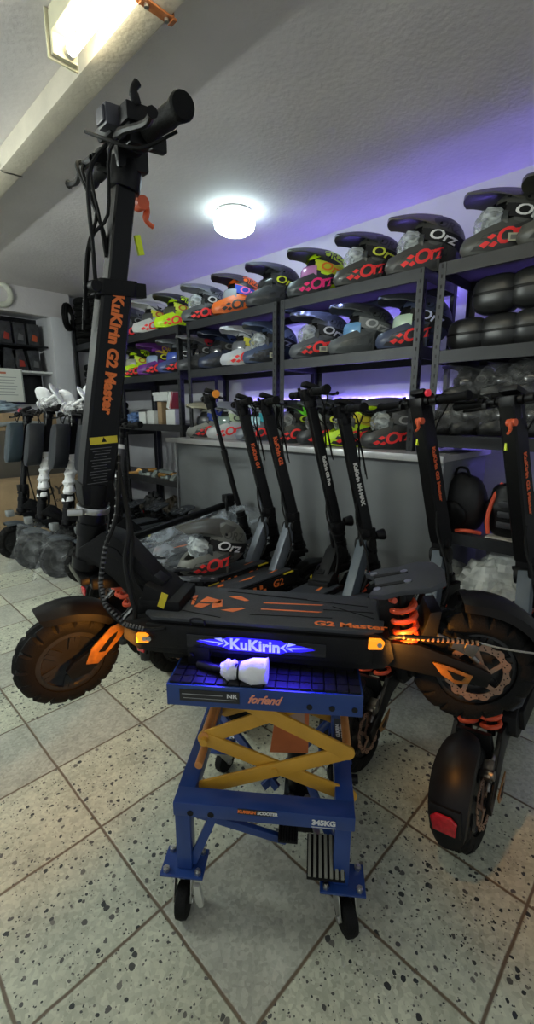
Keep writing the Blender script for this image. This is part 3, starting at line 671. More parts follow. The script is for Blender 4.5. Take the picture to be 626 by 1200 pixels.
    # ---- fork and front wheel
    if 'front' in parts:
        fc = (0, 0, r)
        m = MB(ST); m.box(ax(.345), (.06, .10, .02)); m.prism([(.06, .355), (.13, .36), (.20, .33), (.235, .27), (.215, .245), (.17, .265), (.13, .31), (.06, .325)], -.062, -.046); m.prism([(.06, .355), (.13, .36), (.20, .33), (.235, .27), (.215, .245), (.17, .265), (.13, .31), (.06, .325)], .046, .062)
        fk = b(m, 'fork', BLK, bev=.004)
        for s in (-1, 1):
            m = MB(ST); y = s * (tw / 2 + .028)
            m.prism([(.225, .285), (.232, .262), (.20, .238), (.12, .18), (.03, r - .020), (-.012, r - .022), (-.022, r + .004), (-.004, r + .022), (.07, .178), (.15, .245), (.20, .285)], y - .007, y + .007)
            sa = b(m, 'swing_arm', BLK, bev=.003)
            if refl:
                m = MB(ST); m.prism([(.022, r + .012), (.050, r + .002), (.105, .172), (.132, .204), (.125, .220), (.09, .216), (.040, .176)], y + s * .007, y + s * .012); b(m, 'side_reflector', ORF, sa, bev=.0015)
                m = MB(ST); m.prism([(.055, .160), (.085, .190), (.105, .200), (.098, .186), (.070, .156)], y + s * .0115, y + s * .0135); b(m, 'reflector_rib', BLK, sa)
            m = MB(ST); m.spring((.125, s * .028, .355), (.165, s * .028, .235), .021, .0055, 4.5); b(m, 'spring', springm)
            m = MB(ST); m.cyl((.125, s * .028, .36), (.165, s * .028, .23), .010, n=10); b(m, 'damper', STEEL)
        ty = b(tyre_mb(ST, fc, r, tw), 'front_tyre', RUB, ang=25)
        b(hub_mb(ST, fc, r, tw), 'hub', HUBM, ty)
        b(disc_mb(ST, fc, r * .48, tw * .5 + .006), 'brake_disc', [STEEL, HOLE], ty, smooth=False)
        b(fender_mb(ST, fc, r + .020, .050, 18, 112, .010), 'front_fender', mudm)
        if style == 'main':
            for s in (-1, 1): m = MB(ST); m.prism([(.125, r + .10), (.15, r + .115), (.175, r + .06), (.16, r + .01), (.135, r + .03)], s * .048 - .002, s * .048 + .002); b(m, 'fork_guard', PLA, bev=.001)
    # ---- stem
    if 'stem' in parts:
        if stemr:
            m = MB(ST); m.cyl(ax(.54), ax(H_ - .28), stemr, n=18); m.cyl(ax(H_ - .3), ax(H_ + .02), stemr * .8, n=18); m.cyl(ax(H_ - .31), ax(H_ - .27), stemr * 1.2, n=18); b(m, 'stem', BLK)
        else:
            hx, hy = stem_w[0] / 2, stem_w[1] / 2; zm = H_ - .20
            def sq(z, k_=1., kk=1., dx=0):
                c_ = ax(z); ch = .007
                return [c_ + V((a * hx * k_, e * hy * kk, 0)) for a, e in ((-1, -.78), (-.84, -1), (.84, -1), (1, -.78), (1, .78), (.84, 1), (-.84, 1), (-1, .78))]
            m = MB(ST); m.loft([sq(.55), sq(.60, 1.05), sq(zm if style == 'main' else H_ + .03, .9)]); b(m, 'stem', BLK, ang=20)
            if style == 'main': m = MB(ST); m.loft([sq(zm - .012, 1.12, 1.2), sq(zm + .018, 1.12, 1.2)]); m.box(ax(zm + .003, 0, .05), (.03, .03, .028)); m.cyl(ax(zm + .003, -.03, -.045), ax(zm + .003, .03, -.045), .011)
            if style == 'main': b(m, 'height_clamp', MATTE, bev=.002)
            m = MB(ST); m.loft([sq(zm, .58, .8), sq(H_ + .03, .58, .8)]); b(m, 'stem_extension', BLK, ang=20)
        if text:
            m = MB(ST); hy = (stem_w[1] / 2 if not stemr else stemr) + .0022
            for s in ((-1,) if style == 'main' else (1,)):
                o = ax(textz, s * hy); text_on(m, text, textsize, o, -AXD, (0, s, 0), .0, .0016, sx=sx)
            b(m, 'stem_lettering', tcol, smooth=False)
        if style == 'main':
            m = MB(ST); o = ax(.665, -.0262); m.box(o, (.060, .0014, .016)); b(m, 'warning_label', YEL, smooth=False)
            m = MB(ST); o = ax(.666, -.0272); M_ = frame(o, (1, 0, 0), (0, -1, 0)); flat(m, [(-.006, -.005), (.006, -.005), (0, .006)], M_); b(m, 'warning_triangle', HOLE)
            m = MB(ST)
            for i in range(16): o = ax(.648 - i * .0065, -.0258, -.004 + .002 * (i % 3)); m.box(o, (.046 - .006 * (i % 4), .0006, .0014))
            b(m, 'small_print', mat('fine_print', (.12, .12, .12), .6), smooth=False)
        # ---- handlebar
        HZ = H_ + .05; hc = ax(HZ)
        m = MB(ST); m.cyl(hc + V((0, -hb + .02, 0)), hc + V((0, hb - .02, 0)), .0115, n=14); hbar = b(m, 'handlebar', BLK)
        m = MB(ST); m.box(hc + V((.0, 0, -.012)), (.062, .06, .055)); m.cyl(hc + V((0, -.05, 0)), hc + V((0, .05, 0)), .019); m.cyl(ax(H_ - .02), ax(H_ + .03), .032); b(m, 'stem_head', BLK, bev=.005)
        for s in (-1, 1):
            m = MB(ST); pr = []
            L0, L1 = hb - .125, hb
            pf = [(.0, .021), (.006, .021), (.02, .0165), (.045, .018), (.07, .0195), (.095, .0185), (.115, .0225), (.122, .0235), (.127, .021), (.127, .004)]
            rings = []
            for d_, R in pf:
                R *= .88 if style == 'main' else .85
                rings.append([hc + V((R * 1.05 * cos(2 * pi * j / 20), s * (L0 + d_), R * sin(2 * pi * j / 20))) for j in range(20)])
            m.loft(rings); b(m, 'grip', RUB, hbar)
            m = MB(ST); y = s * (L0 - .03); m.box(hc + V((-.01, y, -.002)), (.045, .034, .034)); m.cyl(hc + V((0, y - .016, 0)), hc + V((0, y + .016, 0)), .018); sw = b(m, 'switch_block', PLA, hbar, bev=.004)
            if s == -1:
                m = MB(ST); m.cyl(hc + V((.018, y + .005, .012)), hc + V((.022, y + .005, .028)), .008); m.box(hc + V((.02, y - .014, -.012)), (.03, .02, .022)); b(m, 'throttle', PLA, sw, bev=.003)
            if lever:
                m = MB(ST); m.bar(hc + V((-.012, y * .85, .0)), hc + V((-.045, y * .9, -.008)), .02, .016); m.tube([hc + V((-.045, y * .88, -.008)), hc + V((-.052, y * .88 + s * .05, -.014)), hc + V((-.044, y * .88 + s * .12, -.022)), hc + V((-.05, y * .88 + s * .16, -.02))], [.008, .006, .006, .009], 8)
                b(m, 'brake_lever', BLK, hbar)
        # display
        m = MB(ST); m.box(hc + V((-.012, 0, .030)), (.075, .07, .022), Matrix.Rotation(-.35, 4, 'Y')); dp = b(m, 'display', PLA, bev=.006)
        m = MB(ST); m.box(hc + V((-.010, 0, .0415)), (.055, .052, .0015), Matrix.Rotation(-.35, 4, 'Y')); b(m, 'screen', mat('screen_glass', (.01, .01, .012), .1), dp)
        if accent:
            m = MB(ST); m.tube([hc + V((.030, .02, -.072)), hc + V((.044, .022, -.088)), hc + V((.040, .02, -.108)), hc + V((.056, .02, -.118))], [.009, .007, .005, .005], 8); m.cyl(hc + V((.03, .036, -.08)), hc + V((.03, .004, -.08)), .013); b(m, 'clamp_lever', accent)
            m = MB(ST); m.bar(ax(H_ - .095, -.012, .032), ax(H_ - .13, -.012, .046), .008, .012); b(m, 'yellow_tab', mat('neon_tab', (.7, .85, .02), .5))
        if endl:
            m = MB(ST); q_ = V(endl[1]); m.cyl(hc + q_, hc + q_ + V((0, .012, .0)), endl[2], n=18); b(m, 'round_light', endl[0])
        if light:
            m = MB(ST); c_ = ax(H_ * .5 - .02, 0, -.075); m.cyl(c_ + V((.03, 0, 0)), c_ + V((-.012, 0, 0)), .02, .03, n=18); m.box(c_ + V((.04, 0, -.01)), (.05, .02, .02)); hl = b(m, 'headlight', PLA, bev=.003)
            m = MB(ST); m.cyl(c_ + V((-.012, 0, 0)), c_ + V((-.016, 0, 0)), .027, n=18); b(m, 'lens', mat('lens_glass', (.5, .52, .5), .1, metal=.6), hl)
        if cabs:
            cb = MB()
            P1 = [ST @ p for p in (hc + V((-.03, -.12, -.0)), hc + V((-.060, -.07, -.03)), hc + V((-.055, -.02, -.12)), ax(H_ - .12, .0, -.055), ax(H_ - .26, .01, -.05))]
            cb.tube(P1, .0035, 6)
            P1 = [ST @ p for p in (hc + V((-.03, .12, .0)), hc + V((-.065, .08, -.03)), hc + V((-.060, .03, -.11)), ax(H_ - .14, .0, -.06), ax(H_ - .28, .015, -.05))]
            cb.tube(P1, .0035, 6)
            P1 = [ST @ p for p in (hc + V((-.04, .0, .0)), hc + V((-.08, .0, -.06)), ax(H_ - .14, -.01, -.05), ax(H_ - .22, -.005, -.035))]
            cb.tube(P1, .004, 6)
            b(cb, 'cable', CAB)
            cb = MB(); lo = [ST @ ax(.70, .03, .035), ST @ ax(.60, .03, .055), V((.20, -.02 if style == 'main' else .05, .46)), V((.21, -.05 if style == 'main' else .05, .36)), V((.25, -.05 if style == 'main' else .04, .30))]
            cb.tube(lo, .005, 7); b(cb, 'cable_loom', CAB)
    # ---- rear
    if 'rear' in parts:
        rc = (wb, 0, r + rz); ry = r + rz; rr = r * 1.04
        for s in (-1, 1):
            y = s * (tw / 2 + .026)
            m = MB(); m.prism([(d1 - .03, z0 + .055), (d1 - .03, z0 + .01), (d1 + .06, z0 - .005), (wb + .015, ry - .020), (wb + .022, ry + .01), (wb, ry + .022), (d1 + .08, z0 + .055)], y - .007, y + .007); sa = b(m, 'swing_arm', BLK, bev=.003)
            if refl:
                x0_, z0_ = wb - .1, ry + .022
                m = MB(); m.prism([(x0_, z0_ + .012), (x0_ + .03, z0_ + .006), (x0_ + .082, z0_ - .012), (x0_ + .075, z0_ - .030), (x0_ + .05, z0_ - .034), (x0_ + .02, z0_ - .015)], y + s * .012, y + s * .016); b(m, 'side_reflector', ORF, sa, bev=.0015)
                m = MB(); m.prism([(x0_ + .03, z0_ - .002), (x0_ + .066, z0_ - .014), (x0_ + .06, z0_ - .024), (x0_ + .045, z0_ - .022)], y + s * .015, y + s * .0172); b(m, 'reflector_rib', BLK, sa)
        for s in (-1, 1):
            m = MB(); m.spring((d1 + .045, s * .03, z1 + .055), (d1 + .06, s * .03, z0 + .045), .024, .0065, 4.2, n=8); b(m, 'spring', springm)
            m = MB(); m.cyl((d1 + .042, s * .03, z1 + .075), (d1 + .062, s * .03, z0 + .03), .011, n=12); b(m, 'damper', BLK)
        m = MB(); m.prism([(d1 - .0, z1 - .01), (d1 + .0, z1 + .03), (d1 + .05, z1 + .075), (d1 + .075, z1 + .075), (d1 + .06, z1 + .04), (d1 + .03, z1 - .02)], -.035, .035); b(m, 'rear_bracket', BLK, bev=.003)
        # foot plate
        fx = d1 - .025; fz = z1 + .058
        R_ = Matrix.Translation((fx, 0, fz)) @ Matrix.Rotation(-radians(14), 4, 'Y')
        m = MB(R_)
        o_ = [(0, -.062), (.03, -.078), (.07, -.070), (.12, -.082), (.155, -.060), (.165, 0), (.155, .060), (.12, .082), (.07, .070), (.03, .078), (0, .062), (.018, .03), (.018, -.03)]
        m.prism(o_, 0, .012, ax='z'); fp = b(m, 'foot_plate', dm, bev=.003)
        m = MB(R_)
        for s in (-1, 1): m.box((.055, s * .028, .0125), (.075, .013, .002)); 
        b(m, 'slot', HOLE, fp, smooth=False)
        m = MB(R_)
        for q in ((.02, -.045), (.02, .045), (.085, -.03), (.085, .03)): m.cyl((*q, .011), (*q, .0145), .008, n=12)
        b(m, 'bolt', STEEL, fp)
        ty = b(tyre_mb(None, rc, rr, tw * 1.1), 'rear_tyre', RUB, ang=25); b(hub_mb(None, rc, rr, tw), 'hub', HUBM, ty)
        for s in ((-1, 1) if style == 'main' else (1,)):
            b(disc_mb(None, rc, r * .52, s * (tw * .5 + .010)), 'brake_disc', [mat('bronze_disc', (.42, .26, .19), .35, metal=.8, noise=.15), HOLE], ty, smooth=False)
            m = MB(); cx, cz = wb - .035, ry + .065
            m.box((cx, s * (tw * .5 + .014), cz), (.05, .028, .028), Matrix.Rotation(.4, 4, 'Y')); m.cyl((cx + .01, s * (tw * .5 + .01), cz), (cx + .01, s * (tw * .5 + .034), cz), .013); m.cyl((cx - .03, s * (tw * .5 + .02), cz + .012), (cx - .055, s * (tw * .5 + .02), cz + .02), .005); m.cyl((cx + .015, s * (tw * .5 + .02), cz - .02), (cx + .03, s * (tw * .5 + .02), cz - .035), .006)
            b(m, 'brake_caliper', DSTEEL, bev=.002)
        b(fender_mb(None, rc, rr + .020, .050, 104, -8, .006), 'rear_fender', mudm)
        m = MB(); m.prism([(wb - .125, ry + .055), (wb - .105, ry + .13), (wb - .082, ry + .135), (wb - .09, ry + .06)], -.045, .045); b(m, 'mud_flap', PLA, bev=.003)
        a_ = radians(14); q = V((wb + (rr + .033) * cos(a_), 0, ry + (rr + .033) * sin(a_)))
        m = MB(); m.box(q + V((-.012, 0, 0)), (.024, .072, .062), Matrix.Rotation(-a_, 4, 'Y')); tl = b(m, 'tail_light_box', mudm, bev=.005)
        m = MB(); m.prism([(-.026, -.022), (.026, -.022), (.031, .010), (.018, .022), (-.018, .022), (-.031, .010)], 0, .008, ax='x'); m.v = [q + V((p.x, 0, 0)) + V((0, p.y, p.z)) for p in m.v]; b(m, 'tail_lens', RED if style != 'main' else mat('red_glow', (.6, .01, .03), .3, emit=(1., .04, .1), es=1.2), tl, bev=.002)
    return t, ST

# ============================================================ THE LIFT TABLE
BLU = mat('lift_blue', (.012, .045, .20), .35, noise=.1, nscale=10, coat=.3)
YLW = mat('lift_yellow', (.60, .31, .03), .42, noise=.12, nscale=14, coat=.2)
LA = radians(-51.667)
lift = thing('lift_table', 'blue and yellow scissor lift table on casters carrying the scooter', 'lift table', (.6934, .6720, 0), LA)
b = lambda mb, nm, m, par=lift, **k: mb.build(nm, m, par, **k)
m = MB(); m.box((.005, .02, .563 - .012), (.40, .37, .008)); m.box((.005, -.163, .540), (.40, .006, .048)); m.box((.005, .203, .540), (.40, .006, .048)); m.box((-.193, .02, .540), (.006, .37, .048)); m.box((.203, .02, .540), (.006, .37, .048))
pf = b(m, 'platform', BLU, bev=.002)
m = MB(); m.cyl((.10, -.165, .532), (.10, -.1675, .532), .006, n=12); m.cyl((.145, -.165, .532), (.145, -.1675, .532), .006, n=12); m.cyl((.19, -.165, .532), (.19, -.1675, .532), .006, n=12); b(m, 'bolt_hole', HOLE, pf)
RM = mat('rubber_mat', (.012, .012, .013), .38, noise=.2, nscale=50)
m = MB(); m.box((.005, .02, .5605), (.385, .355, .004))
for i in range(16):
    for j in range(15): m.box((-.18 + i * .0247, -.148 + j * .0240, .5645), (.0215, .0208, .006))
b(m, 'rubber_mat', RM, pf, smooth=False)
m = MB(); m.box((-.105, -.1668, .542), (.125, .0012, .026)); st = b(m, 'black_sticker', mat('sticker_black', (.02, .02, .02), .4), pf, smooth=False)
m = MB(); m.box((-.12, -.1676, .545), (.085, .0006, .0018)); m.box((-.105, -.1676, .536), (.11, .0006, .0012)); b(m, 'sticker_line', mat('sticker_grey', (.3, .3, .3), .5), st, smooth=False)
m = MB(); text_on(m, 'NR', .013, (-.058, -.1678, .545), (1, 0, 0), (0, -1, 0), 0, .0004, sx=1.2); b(m, 'sticker_lettering', TXW, st, smooth=False)
m = MB(); text_on(m, 'forfend', .026, (.007, -.1672, .541), (1, 0, 0), (0, -1, 0), .5, .001, sx=.85); b(m, 'script_lettering', mat('script_orange', (.75, .28, .18), .5), pf, smooth=False)
# base frame
m = MB(); m.box((.006, -.165, .277), (.388, .045, .034)); fr = b(m, 'front_rail', BLU, bev=.003)
m = MB(); m.cyl((-.15, -.187, .270), (-.15, -.1885, .270), .007, n=12); m.cyl((-.105, -.187, .270), (-.105, -.1885, .270), .007, n=12); b(m, 'bolt_hole', HOLE, fr)
m = MB(); m.box((-.005, -.1882, .287), (.082, .0012, .013)); m.v = [V((p.x, p.y, p.z)) for p in m.v]; pl = b(m, 'black_sticker', mat('sticker_black', (.02, .02, .02), .4), fr, smooth=False)
m = MB(); text_on(m, 'KUKIRIN', .0105, (-.027, -.1890, .287), (1, 0, 0), (0, -1, 0), .1, .0006, sx=.95); b(m, 'sticker_lettering', ORG, pl, smooth=False)
m = MB(); text_on(m, 'SCOOTER', .0105, (.017, -.1890, .287), (1, 0, 0), (0, -1, 0), .1, .0006, sx=.9); b(m, 'sticker_lettering', TXW, pl, smooth=False)
m = MB(); text_on(m, '345KG', .017, (.135, -.1885, .276), (1, 0, 0), (0, -1, 0), .0, .001, sx=1.0); m.box((.135, -.1882, .265), (.05, .0006, .0012)); b(m, 'rating_lettering', TXW, fr, smooth=False)
b(MB().box((.006, .205, .277), (.388, .045, .036)), 'rear_rail', BLU, bev=.003)
for s, nm in ((-1, 'l'), (1, 'r')):
    sr = b(MB().box((.006 + s * .175, .02, .277), (.040, .33, .034)), 'side_rail', BLU, bev=.003)
    m = MB(); m.box((.006 + s * .175, .07, .2945), (.026, .10, .001)); ss = b(m, 'black_sticker', mat('sticker_black', (.02, .02, .02), .4), sr, smooth=False)
    m = MB(); text_on(m, 'KUKIRIN', .012, (.006 + s * .175 - .005, .07, .2955), (0, 1, 0), (0, 0, 1), .1, .0006); text_on(m, 'SCOOTER', .012, (.006 + s * .175 + .008, .07, .2955), (0, 1, 0), (0, 0, 1), .1, .0006); b(m, 'sticker_lettering', TXW, ss, smooth=False)
for sx_ in (-1, 1):
    for sy in (-1, 1):
        fx, fy = sx_ * .177 + .003, .02 + sy * .185
        m = MB(); m.box((fx - sx_ * .004, fy, .186), (.034, .034, .15)); b(m, 'leg', BLU, bev=.003)
        m = MB(); px, py = fx + sx_ * .0, fy - .0
        m.box((px, py, .108), (.098, .07, .006)); pt = b(m, 'foot_plate', BLU, bev=.002)
        m = MB()
        for q in ((-.036, -.024), (.036, -.024), (-.036, .024), (.036, .024)): m.cyl((px + q[0], py + q[1], .111), (px + q[0], py + q[1], .119), .0075, n=6); m.cyl((px + q[0], py + q[1], .119), (px + q[0], py + q[1], .123), .004, n=8)
        b(m, 'bolt', STEEL, pt)
        rr_ = Matrix.Translation((px, py, 0)) @ Matrix.Rotation(radians({(-1, -1): -88, (1, -1): -66, (-1, 1): 60, (1, 1): 100}[(sx_, sy)]), 4, 'Z')
        m = MB(rr_); m.cyl((0, 0, .105), (0, 0, .092), .030, .026, n=20)
        for e in (-1, 1): m.prism([(-.02, .094), (.024, .094), (.040, .045), (.028, .032), (.016, .040)], e * .019 - .0015, e * .019 + .0015)
        cs = b(m, 'caster_fork', STEEL, bev=.001)
        m = MB(rr_); m.lathe([(.004, -.014), (.030, -.014), (.036, -.011), (.0378, 0), (.036, .011), (.030, .014), (.004, .014)], c=(.026, 0, .038), n=28); b(m, 'caster_wheel', RUB, cs)
        m = MB(rr_); m.cyl((.026, -.023, .038), (.026, .023, .038), .008, n=10); b(m, 'axle', STEEL, cs)
        if sx_ == -1 and sy == -1:
            m = MB(); m.prism([(.026, .085), (.040, .085), (.046, .055), (.048, .030), (.038, .025), (.030, .040)], -.014, -.002); m.v = [V((px + p.x - .0, py - .02 + p.y, p.z + .0)) for p in m.v]; b(m, 'brake_pedal', mat('pale_lever', (.62, .62, .55), .4, metal=.3), cs, bev=.003)
# braces
for y in (-.15, .19): pass
m = MB(); m.bar((-.15, -.165, .252), (.055, -.11, .135), .02, .012, up=(0, 1, 0)); m.bar((-.155, -.17, .12), (-.10, -.16, .255), .02, .012, up=(0, 1, 0)); b(m, 'brace', BLU, bev=.002)
m = MB(); m.bar((.16, .18, .24), (-.02, .05, .12), .02, .012, up=(0, 1, 0)); m.bar((.17, -.12, .12), (.10, -.02, .23), .02, .012, up=(0, 1, 0)); b(m, 'brace', BLU, bev=.002)
m = MB(); m.bar((-.16, .18, .24), (.02, .05, .12), .02, .012, up=(0, 1, 0)); b(m, 'brace', BLU, bev=.002)
# scissor arms: front pair and rear pair, two stages
for y, dy in ((-.115, 1), (.155, -1)):
    zl, zj, zt = .268, .390, .545
    for (xa_, za_, xb_, zb_, o) in ((-.140, zl, .184, zj, 0), (.195, zl, -.134, zj, .010), (-.134, zj, .19, zt, .012), (.184, zj, -.14, zt, -.002)):
        m = MB(); A_ = V((xa_, 0, za_)); B_ = V((xb_, 0, zb_)); d_ = (B_ - A_).normalized(); n_ = V((-d_.z, 0, d_.x)); rr_ = .0165; P_ = []
        for i in range(9): a = -pi / 2 + pi * i / 8; q = B_ + d_ * rr_ * cos(a) + n_ * rr_ * sin(a); P_.append((q.x, q.z))
        for i in range(9): a = pi / 2 + pi * i / 8; q = A_ + d_ * rr_ * cos(a) + n_ * rr_ * sin(a); P_.append((q.x, q.z))
        m.prism(P_, y + dy * o - .0035, y + dy * o + .0035); b(m, 'scissor_arm', YLW, bev=.002)
    for x, z in ((-.134, zj), (.184, zj), (.024, (zl + zj) / 2), (.024, (zj + zt) / 2)):
        m = MB(); m.cyl((x, y - .006, z), (x, y + .02 * dy, z), .009, n=14); b(m, 'pivot', YLW)
for x, z in ((-.134, .398), (.184, .398), (-.150, .32), (-.11, .52), (.192, .50)):
    m = MB(); m.cyl((x, -.11, z), (x, .15, z), .0095, n=14); b(m, 'cross_bar', mat('copper_bar', (.62, .27, .08), .35, noise=.1), lift)
# hydraulic jack and pedals
OJ = mat('jack_orange', (.62, .17, .05), .45, noise=.08)
m = MB(Matrix.Translation((.05, .03, .345)) @ Matrix.Rotation(radians(-8), 4, 'X')); m.prism([(-.045, -.065), (.050, -.060), (.050, .06), (-.030, .06)], -.035, .035); jb = b(m, 'jack_bracket', OJ, bev=.003)
m = MB(Matrix.Translation((.05, .03, .345)) @ Matrix.Rotation(radians(-8), 4, 'X')); m.box((.012, -.0356, .028), (.055, .0008, .04)); b(m, 'jack_label', mat('dull_label', (.45, .30, .22), .6), jb, smooth=False)
m = MB(); m.cyl((.075, .03, .11), (.07, .03, .30), .024, n=20); m.cyl((.07, .03, .30), (.06, .03, .42), .013, n=16); m.box((.08, .0, .13), (.08, .12, .05)); b(m, 'jack_cylinder', BLK, bev=.003)
m = MB(); m.cyl((.04, -.04, .12), (.04, -.055, .12), .010, n=12); m.cyl((.1, -.02, .17), (.1, -.06, .17), .008); b(m, 'jack_valve', STEEL)
m = MB(); m.bar((.105, .0, .15), (.13, -.13, .155), .014, .012); m.bar((.06, .0, .15), (.055, -.10, .165), .014, .012); b(m, 'pedal_arm', STEEL)
for (px, py, pz, w_, d_, mm, an) in ((.143, -.155, .150, .082, .085, mat('ribbed_tread', (.21, .21, .17), .6, noise=.15), 16), (.058, -.10, .170, .045, .075, RUB, 20)):
    T_ = Matrix.Translation((px, py, pz)) @ Matrix.Rotation(radians(an), 4, 'X')
    m = MB(T_); m.box((0, 0, 0), (w_, d_, .012)); pe = b(m, 'pedal', RUB, bev=.002)
    m = MB(T_)
    for i in range(7): m.box((-w_ / 2 + w_ * (i + .5) / 7, 0, .008), (w_ / 7 * .55, d_ * .98, .008))
    b(m, 'pedal_rib', mm, pe, bev=.001)
m = MB(); m.cyl((.196, -.02, .235), (.222, -.02, .235), .011, n=12); b(m, 'side_knob', BLK)

# ============================================================ THE MAIN SCOOTER
MO = (.38919, 1.08469, .39); MR = (0, 0, radians(-54.668))
ms, ST = scooter('electric_scooter', 'black and orange scooter lying raised on the blue lift table', MO, MR, text='KuKirin G2 Master', steer=47, neck='gusset', style='main', rz=.06, accent=mat('clamp_orange', (.75, .12, .04), .4), textsize=.0315, textz=.842, H_=1.17, hb=.235, wb=.967, sx=1.0, stem_w=(.070, .052))
b = lambda mb, nm, m, par=ms, **k: mb.build(nm, m, par, **k)
# lit logo on the deck side, built on the side towards the room
BLE = mat('blue_backlight', (0, 0, .1), .3, emit=(.02, .01, 1.), es=.75)
BLT = mat('blue_lettering', (.3, .3, 1), .3, emit=(.20, .24, 1.), es=.75)
for s in (-1, 1):
    y = s * .0995
    m = MB(); m.box((.500, y, .239), (.30, .002, .030)); pn = b(m, 'light_panel', mat('panel_gloss', (.01, .01, .015), .12), bev=.001)
    m = MB()
    m.prism([(.372, .2395), (.40, .233), (.43, .231), (.445, .225), (.555, .225), (.57, .231), (.60, .233), (.628, .2395), (.60, .246), (.57, .248), (.555, .255), (.445, .255), (.43, .248), (.40, .246)], y + s * .001 - .0004, y + s * .001 + .0004); b(m, 'backlight', BLE, pn, smooth=False)
    m = MB(); text_on(m, 'KuKirin', .034, (.500, y + s * .0018, .2385), (-s, 0, 0), (0, s, 0), 0, .0012, sx=1.02)
    M_ = frame((.500, y + s * .0018, .2395), (-s, 0, 0), (0, s, 0))
    for e in (-1, 1):
        for q in ([(-.124, .004), (-.078, -.002), (-.082, -.007), (-.066, .0), (-.082, .002)], [(-.088, .010), (-.070, .003), (-.066, .0), (-.072, .012)], [(-.07, -.010), (-.054, .0), (-.070, .012), (-.062, .0)]): flat(m, [(e * a_, b_) for a_, b_ in q], M_)
    b(m, 'lit_lettering', BLT, pn, smooth=False)
    # orange marker lights
    for (x, z, d_) in ((.250, .236, 1), (.750, .264, -1)):
        AMB = mat('amber_glow', (.8, .3, .02), .3, emit=(1., .25, .01), es=.6)
        m = MB(); m.prism([(x - .016, z - .012), (x + .012, z - .010), (x + .017, z + .004), (x + .009, z + .011), (x - .015, z + .010)], y - .004, y + .006); ml = b(m, 'marker_light', AMB, bev=.002)
        m = MB(); m.cyl((x + .006, y + s * .006, z + .002), (x + .006, y + s * .009, z + .002), .005, n=12); b(m, 'screw', STEEL, ml)
for s in (-1, 1):
    m = MB(); m.cyl((.265, s * .100, .238), (.265, s * .106, .238), .006, n=8); b(m, 'screw', STEEL)
# orange trim, kickstand with foam wrapped foot
m = MB(); m.box((.375, -.085, .205), (.05, .03, .045)); m.tube([(.375, -.10, .185), (.43, -.12, .19), (.47, -.13, .205)], [.010, .009, .007], 10); m.cyl((.36, -.10, .205), (.36, -.105, .205), .006, n=8); ks = b(m, 'kickstand', BLK, bev=.003)
m = MB(); m.ell((.452, -.125, .193), (.022, .02, .021), 18, 12, fn=lambda d: 1 + .12 * sin(9 * d.x + 5 * d.z)); m.loft([[V((.465, -.125, .193)) + V((0, .015 * cos(a), .015 * sin(a))) for a in [2 * pi * i / 14 for i in range(14)]], [V((.50, -.13, .197)) + V((0, .026 * cos(a), .026 * sin(a) + .004 * sin(3 * a))) for a in [2 * pi * i / 14 for i in range(14)]], [V((.528, -.13, .196)) + V((0, .024 * cos(a), .026 * sin(a) + .005 * sin(2 * a))) for a in [2 * pi * i / 14 for i in range(14)]], [V((.533, -.13, .2)) + V((0, .015 * cos(a), .032 * sin(a))) for a in [2 * pi * i / 14 for i in range(14)]]])
b(m, 'foam_wrap', mat('foam_white', (.72, .72, .76), .6, noise=.1, nscale=30, bump=.4, bscale=60), ks)
b(MB().lathe([(.017, -.002), (.0195, -.002), (.0195, .002), (.017, .002)], c=(0, 0, 0), axis='z', n=20, close=True), 'elastic_band', CAB, ks).matrix_local = Matrix.Translation((.472, -.126, .194)) @ Matrix.Rotation(pi / 2, 4, 'Y')
for x in (.33, .66): b(MB().box((x, .0, .182), (.10, .13, .022)), 'support_block', RUB, bev=.004)
# long ribbed cables from the handlebar down past the neck into the deck
m = MB()
def ribbed(mb, pts, r):
    mb.tube(pts, r, 8, 6); P_ = [V(p) for p in pts]
    for i in range(len(P_) - 1):
        L_ = (P_[i + 1] - P_[i]); n_ = max(1, int(L_.length / .016))
        for j in range(n_): q = P_[i] + L_ * (j + .5) / n_; a_ = L_.normalized(); mb.cyl(q - a_ * .003, q + a_ * .003, r * 1.12, n=8, k=1)
pts = [ST @ ax(.62, -.0, .048), (.185, -.055, .505), (.165, -.08, .43), (.160, -.10, .36), (.175, -.115, .315), (.22, -.12, .275), (.262, -.11, .262), (.30, -.098, .262)]
m.tube(pts, .0048, 8, 6); b(m, 'brake_cable', CAB)
m = MB(); m.tube([ST @ ax(.60, .01, .05), (.205, -.04, .48), (.20, -.06, .40), (.215, -.075, .33), (.225, -.08, .28), (.20, -.07, .235)], .0060, 8, 6); b(m, 'cable_loom', CAB)
SP2 = mat('spiral_wrap', (.10, .10, .10), .5)
m = MB(); P_ = [V(p) for p in pts]; N = 40
for i in range(N):
    f_ = i / N * (len(P_) - 2); k_ = int(f_); q = P_[k_].lerp(P_[k_ + 1], f_ - k_); a_ = (P_[k_ + 1] - P_[k_]).normalized(); m.cyl(q - a_ * .002, q + a_ * .002, .0056, n=8)
b(m, 'spiral_wrap', SP2)
m = MB(); m.tube([(.775, -.07, .262), (.80, -.10, .285), (.86, -.095, .283), (.93, -.085, .276), (.955, -.07, .265)], .0042, 8, 5); b(m, 'rear_brake_cable', CAB)
m = MB()
for i in range(16): x = .80 + i * .0095; m.cyl((x, -.1 + i * .0008, .2845 - i * .0005), (x + .004, -.1 + i * .0008, .2845 - i * .0005), .0052, n=8)
b(m, 'spiral_wrap', mat('bronze_wrap', (.30, .17, .09), .5))
m = MB(); m.tube([(.95, -.06, .265), (1.0, -.075, .262), (1.06, -.085, .262)], .0022, 6, 3); b(m, 'bare_wire', STEEL)
